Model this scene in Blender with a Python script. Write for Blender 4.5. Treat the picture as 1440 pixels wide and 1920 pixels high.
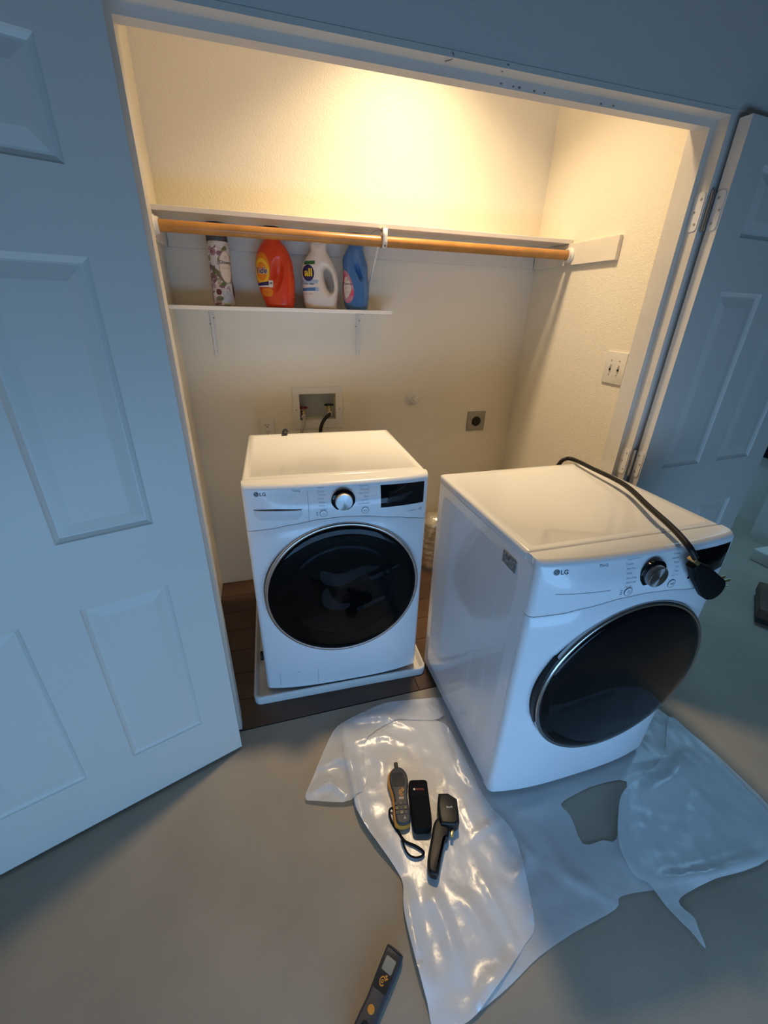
import bpy, bmesh, math, random
import numpy as np
from mathutils import Vector, Matrix, noise
from mathutils.geometry import delaunay_2d_cdt

random.seed(7)
for _o in list(bpy.data.objects):
    bpy.data.objects.remove(_o)
SC = bpy.context.scene
COL = SC.collection
PI = math.pi

# ------------------------------------------------------------------ camera
cam_d = bpy.data.cameras.new('camera')
cam_d.sensor_fit = 'HORIZONTAL'
cam_d.sensor_width = 36.0
cam_d.lens = 781.09 / 1440 * 36.0
cam_d.clip_start = 0.02
cam = bpy.data.objects.new('camera', cam_d)
COL.objects.link(cam)
_R = Vector((0.95913751, -0.28170523, 0.02640822))
_Dn = Vector((-0.10086018, -0.42761616, -0.898316))
_F = Vector((0.2643529, 0.85894504, -0.43855554))
_M = Matrix((( _R.x, -_Dn.x, -_F.x), (_R.y, -_Dn.y, -_F.y), (_R.z, -_Dn.z, -_F.z)))
cam.matrix_world = Matrix.Translation((0.2865, -1.2110, 1.5649)) @ _M.to_4x4()
SC.camera = cam

# ------------------------------------------------------------------ world, daylight, exposure
SC.view_settings.view_transform = 'Standard'
SC.view_settings.look = 'None'
SC.view_settings.exposure = 0.0
SC.view_settings.gamma = 1.0
SC.view_settings.use_curve_mapping = False
W = bpy.data.worlds.new('world')
SC.world = W
W.use_nodes = True
W.node_tree.nodes['Background'].inputs[0].default_value = (0.30, 0.52, 0.85, 1)
W.node_tree.nodes['Background'].inputs[1].default_value = 0.04

def area_light(name, loc, aim, sx, sy, power, col):
    d = bpy.data.lights.new(name, 'AREA')
    d.shape = 'RECTANGLE'; d.size = sx; d.size_y = sy; d.energy = power; d.color = col
    o = bpy.data.objects.new(name, d); COL.objects.link(o)
    o.location = loc
    o.rotation_euler = (Vector(aim) - Vector(loc)).to_track_quat('-Z', 'Y').to_euler()
    return o
# dusk daylight entering through the glass door in the wall behind the camera
DAY = area_light('window_daylight', (0.45, -2.22, 0.40), (0.45, 0, 0.40), 2.5, 0.66, 33, (0.28, 0.57, 1.0))
# added fill lamp below the hall ceiling, brightens the hall and floor
HALL = area_light('hall_fill', (3.55, 0.78, 2.70), (3.55, 0.78, 0.0), 0.6, 0.6, 17, (0.28, 0.62, 1.0))
LAMP_POWER = 16.6
LAMP_COL = (1.0, 0.74, 0.44)

# ------------------------------------------------------------------ helpers
def link(o, parent=None):
    COL.objects.link(o)
    if parent is not None:
        o.parent = parent
    return o

def obj(name, bm, m, parent=None, smooth=False, loc=None, rot=None, recalc=True):
    if recalc:
        bmesh.ops.recalc_face_normals(bm, faces=bm.faces[:])
    me = bpy.data.meshes.new(name)
    bm.to_mesh(me); bm.free()
    if smooth:
        for p in me.polygons:
            p.use_smooth = True
        if smooth == 'auto':
            try:
                me.set_sharp_from_angle(angle=math.radians(38))
            except Exception:
                pass
    me.materials.append(m)
    o = bpy.data.objects.new(name, me)
    link(o, parent)
    if loc is not None: o.location = loc
    if rot is not None: o.rotation_euler = rot
    return o

def tag(o, label, cat, group=None):
    o['label'] = label; o['category'] = cat
    if group: o['group'] = group
    return o

def struct(o):
    o['kind'] = 'structure'; return o

def thing(name, label, cat, loc=(0, 0, 0), rotz=0, group=None):
    o = bpy.data.objects.new(name, None); COL.objects.link(o)
    o.empty_display_size = 0.05
    o.location = loc; o.rotation_euler = (0, 0, rotz)
    return tag(o, label, cat, group)

def box(bm, x0, x1, y0, y1, z0, z1, bev=0, seg=2):
    vs = [bm.verts.new((x, y, z)) for x in (x0, x1) for y in (y0, y1) for z in (z0, z1)]
    f = [(0,1,3,2),(4,6,7,5),(0,4,5,1),(2,3,7,6),(0,2,6,4),(1,5,7,3)]
    fs = [bm.faces.new([vs[i] for i in q]) for q in f]
    if bev:
        es = list({e for q in fs for e in q.edges})
        bmesh.ops.bevel(bm, geom=es, offset=bev, segments=seg, affect='EDGES', profile=0.5)
    return bm

def B(*a, **k):
    return box(bmesh.new(), *a, **k)

def lathe(prof, n=32, axis='Z', bm=None, c=(0, 0, 0), close=False):
    """prof: list of (r, h). axis Z: h along +z; axis Y: h along -y (towards the viewer)."""
    bm = bm or bmesh.new()
    rings = []
    for r, h in prof:
        ring = []
        if r < 1e-6:
            p = (0, 0, h) if axis == 'Z' else ((0, -h, 0) if axis == 'Y' else (h, 0, 0))
            ring = [bm.verts.new((p[0]+c[0], p[1]+c[1], p[2]+c[2]))]
        else:
            for i in range(n):
                a = 2*PI*i/n
                if axis == 'Z': p = (r*math.cos(a), r*math.sin(a), h)
                elif axis == 'Y': p = (r*math.cos(a), -h, r*math.sin(a))
                else: p = (h, r*math.cos(a), r*math.sin(a))
                ring.append(bm.verts.new((p[0]+c[0], p[1]+c[1], p[2]+c[2])))
        rings.append(ring)
    pairs = list(zip(rings, rings[1:]))
    if close: pairs.append((rings[-1], rings[0]))
    for a, b in pairs:
        for i in range(n):
            j = (i+1) % n
            if len(a) == 1 and len(b) == 1: continue
            if len(a) == 1: bm.faces.new((a[0], b[i], b[j]))
            elif len(b) == 1: bm.faces.new((a[i], b[0], a[j]))
            else: bm.faces.new((a[i], b[i], b[j], a[j]))
    return bm

def catmull(pts, n=8, closed=False):
    P = [Vector(p) for p in pts]
    out = []
    m = len(P)
    rng = range(m if closed else m-1)
    for i in rng:
        if closed:
            p0, p1, p2, p3 = P[(i-1) % m], P[i], P[(i+1) % m], P[(i+2) % m]
        else:
            p0 = P[i-1] if i > 0 else P[0]*2-P[1]
            p1, p2 = P[i], P[i+1]
            p3 = P[i+2] if i+2 < m else P[-1]*2-P[-2]
        for k in range(n):
            t = k/n
            out.append(0.5*((2*p1)+(p2-p0)*t+(2*p0-5*p1+4*p2-p3)*t*t+(-p0+3*p1-3*p2+p3)*t**3))
    if not closed: out.append(P[-1])
    return out

def tube(pts, r, n=10, bm=None, flat=1.0, up=(0, 0, 1), caps=True):
    bm = bm or bmesh.new()
    P = [Vector(p) for p in pts]
    rings = []
    nrm = None
    for i, p in enumerate(P):
        t = (P[min(i+1, len(P)-1)]-P[max(i-1, 0)]).normalized()
        if nrm is None:
            u = Vector(up)
            if abs(u.dot(t)) > 0.95: u = Vector((1, 0, 0))
            nrm = (u-t*u.dot(t)).normalized()
        else:
            nrm = (nrm-t*nrm.dot(t)).normalized()
        b = t.cross(nrm)
        rr = r[i] if isinstance(r, (list, tuple)) else r
        rings.append([bm.verts.new(p+nrm*math.cos(2*PI*k/n)*rr*flat+b*math.sin(2*PI*k/n)*rr) for k in range(n)])
    for a, b in zip(rings, rings[1:]):
        for k in range(n):
            bm.faces.new((a[k], a[(k+1) % n], b[(k+1) % n], b[k]))
    if caps:
        bm.faces.new(rings[0][::-1]); bm.faces.new(rings[-1])
    return bm

def prism(poly, z0, z1, bm=None, bev=0, seg=2, mapf=None):
    """poly: list of (x, y) extruded z0..z1; mapf maps (x,y,z)."""
    bm = bm or bmesh.new()
    f = mapf or (lambda x, y, z: (x, y, z))
    lo = [bm.verts.new(f(x, y, z0)) for x, y in poly]
    hi = [bm.verts.new(f(x, y, z1)) for x, y in poly]
    a = bm.faces.new(lo[::-1]); b = bm.faces.new(hi)
    n = len(poly)
    for i in range(n):
        bm.faces.new((lo[i], lo[(i+1) % n], hi[(i+1) % n], hi[i]))
    if bev:
        bmesh.ops.recalc_face_normals(bm, faces=bm.faces[:])
        es = list(b.edges) + list(a.edges)
        bmesh.ops.bevel(bm, geom=es, offset=bev, segments=seg, affect='EDGES', profile=0.5)
    return bm

def rrect(x0, x1, y0, y1, r, n=5):
    out = []
    for cx, cy, a0 in ((x1-r, y1-r, 0), (x0+r, y1-r, 90), (x0+r, y0+r, 180), (x1-r, y0+r, 270)):
        for k in range(n+1):
            a = math.radians(a0+90*k/n)
            out.append((cx+r*math.cos(a), cy+r*math.sin(a)))
    return out

def ellipse(cx, cy, rx, ry, n=24, tilt=0):
    ct, st = math.cos(tilt), math.sin(tilt)
    return [(cx+rx*math.cos(2*PI*k/n)*ct-ry*math.sin(2*PI*k/n)*st,
             cy+rx*math.cos(2*PI*k/n)*st+ry*math.sin(2*PI*k/n)*ct) for k in range(n)]

def text_polys(body, size, bold=0.0, shear=0.0):
    """text as 2-D triangles, centred on its own bounding box."""
    cu = bpy.data.curves.new('t', 'FONT')
    cu.body = body; cu.size = size; cu.shear = shear; cu.resolution_u = 2
    cu.offset = bold
    o = bpy.data.objects.new('t', cu); COL.objects.link(o)
    dg = bpy.context.evaluated_depsgraph_get()
    me = bpy.data.meshes.new_from_object(o.evaluated_get(dg))
    vs = [(v.co.x, v.co.y) for v in me.vertices]
    fs = [tuple(p.vertices) for p in me.polygons]
    bpy.data.objects.remove(o); bpy.data.curves.remove(cu); bpy.data.meshes.remove(me)
    if not vs: return [], [], 0, 0
    xs = [v[0] for v in vs]; ys = [v[1] for v in vs]
    cx, cy = (min(xs)+max(xs))/2, (min(ys)+max(ys))/2
    return [(x-cx, y-cy) for x, y in vs], fs, max(xs)-min(xs), max(ys)-min(ys)

def text_bm(bm, body, width, cx, cy, mapf, bold=0.0, shear=0.0, height=None, align='C', sx=1.0):
    vs, fs, w, h = text_polys(body, 1.0, bold, shear)
    if not vs: return
    s = (height/h) if height else width/w
    kx = s*sx
    off = {'C': 0, 'L': w*kx/2, 'R': -w*kx/2}[align]
    vv = [bm.verts.new(mapf(cx+off+x*kx, cy+y*s)) for x, y in vs]
    for f in fs:
        try: bm.faces.new([vv[i] for i in f])
        except ValueError: pass

def inside(P, poly):
    P = np.asarray(P, float); poly = np.asarray(poly, float)
    x, y = P[:, 0], P[:, 1]; r = np.zeros(len(P), bool)
    j = len(poly)-1
    for i in range(len(poly)):
        xi, yi = poly[i]; xj, yj = poly[j]
        c = ((yi > y) != (yj > y)) & (x < (xj-xi)*(y-yi)/((yj-yi) if yj != yi else 1e-12)+xi)
        r ^= c; j = i
    return r

def pdist(P, line, closed=False):
    """distance of points P (N,2) to a polyline, plus position 0..1 along it"""
    P = np.asarray(P, float); L = np.asarray(line, float)
    if closed: L = np.vstack([L, L[:1]])
    best = np.full(len(P), 1e9); par = np.zeros(len(P)); n = len(L)-1
    for i in range(n):
        a, b = L[i], L[i+1]; ab = b-a; l2 = ab@ab
        if l2 < 1e-14: continue
        t = np.clip(((P-a)@ab)/l2, 0, 1)
        d = np.hypot(*(P-(a+t[:, None]*ab)).T)
        m = d < best; best[m] = d[m]; par[m] = (i+t[m])/n
    return best, par

def resample(poly, step, closed=True):
    out = []; n = len(poly)
    for i in range(n if closed else n-1):
        a, b = np.array(poly[i], float), np.array(poly[(i+1) % n], float)
        k = max(1, int(round(np.linalg.norm(b-a)/step)))
        for q in range(k): out.append(tuple(a+(b-a)*q/k))
    if not closed: out.append(tuple(poly[-1]))
    return out

def cdt2d(outline, holes, step, jitter=0.25):
    ol = resample(outline, step); hs = [resample(h, step) for h in holes]
    pts = list(ol); edges = [(i, (i+1) % len(ol)) for i in range(len(ol))]
    for h in hs:
        b = len(pts); pts += h; edges += [(b+i, b+(i+1) % len(h)) for i in range(len(h))]
    xs = np.array(ol)[:, 0]; ys = np.array(ol)[:, 1]
    rng = np.random.RandomState(3)
    gx, gy = np.meshgrid(np.arange(xs.min(), xs.max(), step), np.arange(ys.min(), ys.max(), step))
    G = np.stack([gx.ravel(), gy.ravel()], 1)+(rng.rand(gx.size, 2)-0.5)*step*2*jitter
    k = inside(G, ol)
    d, _ = pdist(G, ol, True); k &= d > step*0.45
    for h in hs:
        k &= ~inside(G, h); d, _ = pdist(G, h, True); k &= d > step*0.45
    pts += [tuple(p) for p in G[k]]
    r = delaunay_2d_cdt([Vector(p) for p in pts], edges, [], 0, 1e-7)
    V = np.array([(v.x, v.y) for v in r[0]]); F = [tuple(f) for f in r[2]]
    C = np.array([V[list(f)].mean(0) for f in F])
    ok = inside(C, ol)
    for h in hs: ok &= ~inside(C, h)
    return V, [f for f, q in zip(F, ok) if q], ol, hs

def cdt_mesh(outline, holes, step, height, mapf, bm=None):
    V, F, _, _ = cdt2d(outline, holes, step)
    H = height(V)
    bm = bm or bmesh.new()
    vs = [bm.verts.new(mapf(float(x), float(y), float(h))) for (x, y), h in zip(V, H)]
    for f in F:
        try: bm.faces.new([vs[i] for i in f])
        except ValueError: pass
    for v in [v for v in bm.verts if not v.link_faces]: bm.verts.remove(v)
    return bm

# ------------------------------------------------------------------ materials
def mat(name, col, rough=0.5, metal=0.0, var=0.06, vscale=6.0, bump=0.0, bscale=200.0, coat=0.0, spec=0.5, col2=None, detail=4.0, aniso=0.0):
    m = bpy.data.materials.new(name); m.use_nodes = True
    nt = m.node_tree; b = nt.nodes['Principled BSDF']
    b.inputs['Roughness'].default_value = rough
    b.inputs['Metallic'].default_value = metal
    b.inputs['Specular IOR Level'].default_value = spec
    b.inputs['Coat Weight'].default_value = coat
    b.inputs['Coat Roughness'].default_value = 0.04
    b.inputs['Anisotropic'].default_value = aniso
    tc = nt.nodes.new('ShaderNodeTexCoord')
    n = nt.nodes.new('ShaderNodeTexNoise'); n.inputs['Scale'].default_value = vscale; n.inputs['Detail'].default_value = detail
    nt.links.new(tc.outputs['Object'], n.inputs['Vector'])
    r = nt.nodes.new('ShaderNodeValToRGB')
    c2 = col2 or tuple(max(0, c*(1-var)) for c in col)
    r.color_ramp.elements[0].color = (*c2, 1); r.color_ramp.elements[0].position = 0.35
    r.color_ramp.elements[1].color = (*col, 1); r.color_ramp.elements[1].position = 0.65
    nt.links.new(n.outputs['Fac'], r.inputs['Fac'])
    nt.links.new(r.outputs['Color'], b.inputs['Base Color'])
    if bump:
        n2 = nt.nodes.new('ShaderNodeTexNoise'); n2.inputs['Scale'].default_value = bscale; n2.inputs['Detail'].default_value = 3
        nt.links.new(tc.outputs['Object'], n2.inputs['Vector'])
        bp = nt.nodes.new('ShaderNodeBump'); bp.inputs['Strength'].default_value = bump; bp.inputs['Distance'].default_value = 0.004
        nt.links.new(n2.outputs['Fac'], bp.inputs['Height'])
        nt.links.new(bp.outputs['Normal'], b.inputs['Normal'])
    return m

def film_mat(name, clear, col=(0.86, 0.87, 0.88), rough=0.24):
    m = mat(name, col, rough, var=0.03, vscale=9, bump=0.28, bscale=26, spec=0.55)
    nt = m.node_tree; b = nt.nodes['Principled BSDF']; out = nt.nodes['Material Output']
    tr = nt.nodes.new('ShaderNodeBsdfTransparent'); tr.inputs[0].default_value = (0.97, 0.98, 0.98, 1)
    mx = nt.nodes.new('ShaderNodeMixShader'); mx.inputs[0].default_value = clear
    nt.links.new(b.outputs[0], mx.inputs[1]); nt.links.new(tr.outputs[0], mx.inputs[2])
    nt.links.new(mx.outputs[0], out.inputs['Surface'])
    return m

M = {}
M['wall'] = mat('painted_wall', (0.85, 0.80, 0.685), 0.38, var=0.02, vscale=2, bump=0.5, bscale=150, spec=0.5)
M['room_wall'] = mat('room_wall_paint', (0.70, 0.66, 0.60), 0.5, var=0.02, vscale=2, bump=0.2, bscale=150)
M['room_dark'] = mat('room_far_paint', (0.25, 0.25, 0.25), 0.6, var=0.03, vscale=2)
M['trim'] = mat('trim_paint', (0.72, 0.675, 0.60), 0.38, var=0.05, vscale=9, bump=0.08, bscale=60)
M['door'] = mat('door_paint', (0.74, 0.70, 0.63), 0.42, var=0.02, vscale=3, bump=0.05, bscale=80)
M['shelf'] = mat('shelf_paint', (0.78, 0.735, 0.66), 0.4, var=0.04, vscale=7)
M['shelf_white'] = mat('white_melamine', (0.92, 0.91, 0.88), 0.35, var=0.02, vscale=7)
M['ceiling'] = mat('ceiling_paint', (0.86, 0.83, 0.76), 0.7, var=0.02, bump=0.3, bscale=120)
M['carpet'] = mat('grey_floor', (0.42, 0.36, 0.28), 0.66, var=0.14, vscale=3, bump=0.25, bscale=650, spec=0.3)
M['plank'] = mat('brown_plank', (0.115, 0.060, 0.034), 0.45, var=0.4, vscale=5, bump=0.1, bscale=60)
M['plank2'] = mat('brown_plank_dark', (0.085, 0.045, 0.028), 0.45, var=0.4, vscale=5, bump=0.1, bscale=60)
M['enamel'] = mat('white_enamel', (0.83, 0.84, 0.85), 0.22, var=0.01, coat=0.6)
M['front'] = mat('white_front_plastic', (0.83, 0.85, 0.87), 0.30, var=0.01, coat=0.35)
M['seam'] = mat('seam_shadow_grey', (0.30, 0.33, 0.37), 0.5)
M['print'] = mat('grey_print', (0.16, 0.19, 0.23), 0.5)
M['print_light'] = mat('light_grey_print', (0.36, 0.40, 0.45), 0.5)
M['logo'] = mat('logo_grey', (0.07, 0.075, 0.085), 0.4)
M['black_gloss'] = mat('black_gloss', (0.004, 0.004, 0.005), 0.05, var=0.0, spec=0.22)
M['black'] = mat('black_plastic', (0.010, 0.010, 0.011), 0.42, bump=0.05, bscale=300, spec=0.35)
M['matte_black'] = mat('matte_black', (0.006, 0.006, 0.006), 0.55, spec=0.15)
M['rubber'] = mat('black_rubber', (0.016, 0.014, 0.012), 0.45, spec=0.3)
M['chrome'] = mat('silver_ring', (0.52, 0.51, 0.50), 0.24, metal=1.0)
M['knob'] = mat('spun_metal_knob', (0.42, 0.42, 0.42), 0.36, metal=1.0, aniso=0.85)
def spin_tangent(m):
    nt = m.node_tree; t = nt.nodes.new('ShaderNodeTangent'); t.direction_type = 'RADIAL'; t.axis = 'Y'
    nt.links.new(t.outputs[0], nt.nodes['Principled BSDF'].inputs['Tangent'])
spin_tangent(M['knob'])
M['pan'] = mat('white_pan_plastic', (0.76, 0.75, 0.72), 0.42, var=0.05, vscale=5)
M['wood'] = mat('varnished_pole', (0.50, 0.235, 0.065), 0.32, var=0.28, vscale=9, spec=0.5)
M['white_metal'] = mat('white_metal', (0.78, 0.77, 0.75), 0.4)
M['plate_white'] = mat('white_plate', (0.80, 0.785, 0.75), 0.35)
M['steel'] = mat('brushed_steel', (0.42, 0.41, 0.38), 0.38, metal=1.0, bump=0.05)
M['plate_grey'] = mat('grey_plate', (0.34, 0.33, 0.30), 0.42, metal=0.35)
M['slot'] = mat('dark_slot', (0.01, 0.01, 0.01), 0.6)
M['red'] = mat('red_valve', (0.20, 0.02, 0.018), 0.45)
M['green'] = mat('dark_green_valve', (0.012, 0.03, 0.018), 0.45)
M['brass'] = mat('brass', (0.72, 0.55, 0.25), 0.3, metal=1.0)
M['hose'] = mat('grey_hose', (0.40, 0.37, 0.33), 0.5)
M['box_in'] = mat('box_inside', (0.62, 0.66, 0.68), 0.4)
M['film1'] = film_mat('clear_film', 0.32)
M['film2'] = film_mat('cloudy_film', 0.12)
M['film3'] = film_mat('bag_gleam_film', 0.72)
M['foil'] = mat('foil_wrap', (0.80, 0.74, 0.62), 0.25, metal=0.7, bump=0.6, bscale=60)
M['slate'] = mat('slate_plastic', (0.036, 0.042, 0.056), 0.5)
M['drawer'] = mat('grey_white_plastic', (0.70, 0.73, 0.77), 0.35, var=0.01)
M['orange'] = mat('orange_rubber', (0.66, 0.27, 0.025), 0.5)
M['screen'] = mat('grey_screen', (0.16, 0.20, 0.20), 0.25)
M['dark_screen'] = mat('dark_screen', (0.02, 0.022, 0.027), 0.15)
M['red_print'] = mat('red_print', (0.45, 0.03, 0.03), 0.5)
M['white_print'] = mat('white_print', (0.75, 0.75, 0.75), 0.5)
M['cloth'] = mat('black_nylon', (0.008, 0.008, 0.009), 0.85, bump=0.4, bscale=500, spec=0.2)
M['brown_wood'] = mat('brown_furniture', (0.12, 0.06, 0.035), 0.5, var=0.4)
M['sticker'] = mat('grey_sticker', (0.10, 0.10, 0.10), 0.45, col2=(0.40, 0.40, 0.39), vscale=140)
M['scuff'] = mat('dark_scuff', (0.20, 0.18, 0.165), 0.7)
# bottles
M['tide'] = mat('orange_red_plastic', (0.72, 0.055, 0.012), 0.32, var=0.04)
M['allw'] = mat('milky_plastic', (0.83, 0.76, 0.70), 0.38, var=0.02)
M['blue'] = mat('blue_plastic', (0.07, 0.20, 0.46), 0.28, var=0.05)
M['maroon'] = mat('maroon_cap', (0.10, 0.02, 0.02), 0.4)
M['pinkcap'] = mat('dusky_red_cap', (0.35, 0.10, 0.08), 0.4)
M['greycap'] = mat('dark_slate_cap', (0.05, 0.055, 0.07), 0.45)
M['l_yellow'] = mat('yellow_print', (0.90, 0.52, 0.02), 0.45)
M['l_orange'] = mat('orange_print', (0.85, 0.24, 0.01), 0.45)
M['l_navy'] = mat('navy_print', (0.015, 0.012, 0.10), 0.45)
M['l_white'] = mat('white_label', (0.80, 0.76, 0.70), 0.45)
M['l_cream'] = mat('cream_label', (0.80, 0.70, 0.60), 0.45)
M['l_green'] = mat('green_print', (0.03, 0.17, 0.04), 0.45)
M['l_blue'] = mat('blue_print', (0.06, 0.20, 0.45), 0.45)
M['l_paleblue'] = mat('pale_blue_print', (0.42, 0.52, 0.66), 0.45)
M['l_mauve'] = mat('mauve_print', (0.36, 0.20, 0.26), 0.45, col2=(0.20, 0.09, 0.14), vscale=90)
M['l_leaf'] = mat('leaf_print', (0.20, 0.20, 0.09), 0.45, col2=(0.09, 0.11, 0.05), vscale=90)
M['l_ice'] = mat('ice_print', (0.55, 0.57, 0.62), 0.45, col2=(0.36, 0.36, 0.42), vscale=60)
M['l_dark'] = mat('dark_print', (0.05, 0.04, 0.05), 0.45)
M['l_tan'] = mat('tan_print', (0.45, 0.33, 0.26), 0.45)
M['l_pink'] = mat('pink_label', (0.75, 0.10, 0.16), 0.4, col2=(0.62, 0.36, 0.42), vscale=28)
M['l_lime'] = mat('yellow_letter', (0.92, 0.66, 0.02), 0.45)

def floral_mat():
    m = mat('floral_wrap', (0.8, 0.8, 0.8), 0.4)
    nt = m.node_tree; b = nt.nodes['Principled BSDF']
    tc = nt.nodes.new('ShaderNodeTexCoord')
    nz = nt.nodes.new('ShaderNodeTexNoise'); nz.inputs['Scale'].default_value = 26; nz.inputs['Detail'].default_value = 3
    nt.links.new(tc.outputs['Object'], nz.inputs['Vector'])
    vm = nt.nodes.new('ShaderNodeVectorMath'); vm.operation = 'MULTIPLY_ADD'
    vm.inputs[1].default_value = (0.05, 0.05, 0.05)
    nt.links.new(nz.outputs['Color'], vm.inputs[0]); nt.links.new(tc.outputs['Object'], vm.inputs[2])
    vo = nt.nodes.new('ShaderNodeTexVoronoi'); vo.inputs['Scale'].default_value = 52
    nt.links.new(vm.outputs[0], vo.inputs['Vector'])
    sp = nt.nodes.new('ShaderNodeSeparateColor'); nt.links.new(vo.outputs['Color'], sp.inputs[0])
    r = nt.nodes.new('ShaderNodeValToRGB'); cr = r.color_ramp; cr.interpolation = 'CONSTANT'
    stops = [(0, (0.60, 0.58, 0.60)), (0.30, (0.36, 0.26, 0.33)), (0.42, (0.58, 0.48, 0.50)), (0.56, (0.20, 0.10, 0.14)),
             (0.68, (0.13, 0.15, 0.06)), (0.76, (0.66, 0.66, 0.68)), (0.9, (0.25, 0.27, 0.14))]
    cr.elements[0].position = 0; cr.elements[0].color = (*stops[0][1], 1)
    cr.elements[1].position = stops[1][0]; cr.elements[1].color = (*stops[1][1], 1)
    for p, c in stops[2:]:
        e = cr.elements.new(p); e.color = (*c, 1)
    nt.links.new(sp.outputs[0], r.inputs['Fac'])
    nt.links.new(r.outputs['Color'], b.inputs['Base Color'])
    return m
M['floral'] = floral_mat()

def door_glass():
    m = mat('smoked_glass', (0.003, 0.003, 0.004), 0.03, var=0.0, spec=0.5)
    nt = m.node_tree; b = nt.nodes['Principled BSDF']; out = nt.nodes['Material Output']
    tr = nt.nodes.new('ShaderNodeBsdfTransparent'); tr.inputs[0].default_value = (0.26, 0.27, 0.29, 1)
    gl = nt.nodes.new('ShaderNodeBsdfGlossy'); gl.inputs['Roughness'].default_value = 0.03
    fr = nt.nodes.new('ShaderNodeFresnel'); fr.inputs[0].default_value = 1.27
    mx = nt.nodes.new('ShaderNodeMixShader')
    nt.links.new(fr.outputs[0], mx.inputs[0]); nt.links.new(tr.outputs[0], mx.inputs[1]); nt.links.new(gl.outputs[0], mx.inputs[2])
    nt.links.new(mx.outputs[0], out.inputs['Surface'])
    return m
M['smoked'] = door_glass()
def pane_glass():
    m = mat('window_glass', (0.8, 0.85, 0.9), 0.02)
    nt = m.node_tree; out = nt.nodes['Material Output']
    tr = nt.nodes.new('ShaderNodeBsdfTransparent')
    gl = nt.nodes.new('ShaderNodeBsdfGlossy'); gl.inputs['Roughness'].default_value = 0.02
    mx = nt.nodes.new('ShaderNodeMixShader'); mx.inputs[0].default_value = 0.05
    nt.links.new(tr.outputs[0], mx.inputs[1]); nt.links.new(gl.outputs[0], mx.inputs[2])
    nt.links.new(mx.outputs[0], out.inputs['Surface'])
    return m
M['pane'] = pane_glass()
def bulb_mat():
    m = mat('lit_diffuser', (0.9, 0.8, 0.6), 0.5)
    b = m.node_tree.nodes['Principled BSDF']
    b.inputs['Emission Color'].default_value = (1.0, 0.72, 0.40, 1); b.inputs['Emission Strength'].default_value = 6
    return m
M['bulb'] = bulb_mat()

# ------------------------------------------------------------------ the setting
XL, XR, DP = -0.036, 1.828, 1.1115      # closet: side walls and back wall
CZ = 2.74                               # room ceiling
CC = 2.95                               # closet ceiling
RABL, RABR = 0.074, 1.646               # jamb faces
STL, STR = 0.091, 1.628                 # door stop faces
HZ, SZ = 2.081, 2.063                   # head jamb and head stop underside

struct(obj('floor', B(-2.6, 6.6, -2.2, 0.03, -0.1, 0.0), M['carpet']))
struct(obj('floor_hall', B(1.95, 6.6, 0.03, 1.5, -0.1, 0.0), M['carpet']))
fc = struct(obj('floor_closet', B(XL-0.1, XR+0.1, 0.03, DP+0.1, -0.1, -0.006), M['plank2']))
pw = 0.155
yy = 0.034; row = 0
meshes = {}
while yy < DP:
    x = XL-[0.0, 0.42, 0.21][row % 3]
    while x < XR:
        x0, x1 = max(x, XL), min(x+0.9, XR); y1 = min(yy+pw, DP)
        if x1-x0 > 0.02:
            obj('plank', B(x0+0.0012, x1-0.0012, yy+0.0012, y1-0.0012, -0.006, 0.0, bev=0.001, seg=1), M['plank'] if random.random() < .6 else M['plank2'], fc)
        x += 0.9
    yy += pw; row += 1

# back wall with the recess for the washer supply box
HX0, HX1, HZ0, HZ1 = 0.503, 0.701, 1.0, 1.140
bm = bmesh.new()
for a in ((XL-0.1, HX0, 0, CC), (HX1, XR+0.1, 0, CC), (HX0, HX1, 0, HZ0), (HX0, HX1, HZ1, CC)):
    box(bm, a[0], a[1], DP, DP+0.11, a[2], a[3])
struct(obj('wall_back', bm, M['wall']))
struct(obj('wall_left', B(XL-0.1, XL, 0.115, DP, 0, CC), M['wall']))
struct(obj('wall_right', B(XR, XR+0.11, 0.115, DP+0.11, 0, CC), M['wall']))
struct(obj('ceiling', B(XL-0.1, XR+0.11, 0.0, DP+0.1, CC, CC+0.1), M['ceiling']))
struct(obj('ceiling_room', B(-2.6, 6.6, -2.2, 0.0, CZ, CZ+0.1), M['room_dark']))
bm = B(-2.6, RABL-0.012, 0.0, 0.115, 0, CC)
struct(obj('wall_front_left', bm, M['room_wall']))
struct(obj('wall_front_header', B(RABL-0.012, RABR+0.012, 0.0, 0.115, HZ+0.012, CC), M['room_wall']))
bm = B(RABR+0.012, 1.735, 0.004, 0.115, 0, HZ+0.012); box(bm, 1.735, XR+0.11, 0.05, 0.115, 0, HZ+0.012); box(bm, RABR+0.012, XR+0.11, 0.0, 0.115, HZ+0.012, CC)
struct(obj('wall_front_right', bm, M['room_wall']))
# jamb lining with stops
bm = B(RABL-0.012, RABL, -0.002, 0.115, 0, HZ); box(bm, RABL, STL, 0.04, 0.075, 0, SZ); box(bm, RABL, STL-0.004, 0.0751, 0.115, 0, HZ)
struct(obj('trim_1', bm, M['trim']))
bm = B(RABR, RABR+0.012, -0.002, 0.115, 0, HZ); box(bm, STR, RABR, 0.04, 0.075, 0, SZ); box(bm, STR+0.003, RABR, 0.0751, 0.115, 0, HZ)
struct(obj('trim_2', bm, M['trim']))
bm = B(RABL-0.012, RABR+0.012, -0.002, 0.115, HZ, HZ+0.012); box(bm, RABL, RABR, 0.04, 0.075, SZ, HZ)
head = struct(obj('trim_3', bm, M['trim']))
bm = bmesh.new()
tube(catmull([(0.788, -0.0015, 2.090), (0.792, -0.0015, 2.085), (0.790, 0.006, 2.0812), (0.780, 0.018, 2.0812)], 5), 0.0016, 6, bm)
obj('scuff_mark', bm, M['scuff'], head)
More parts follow.
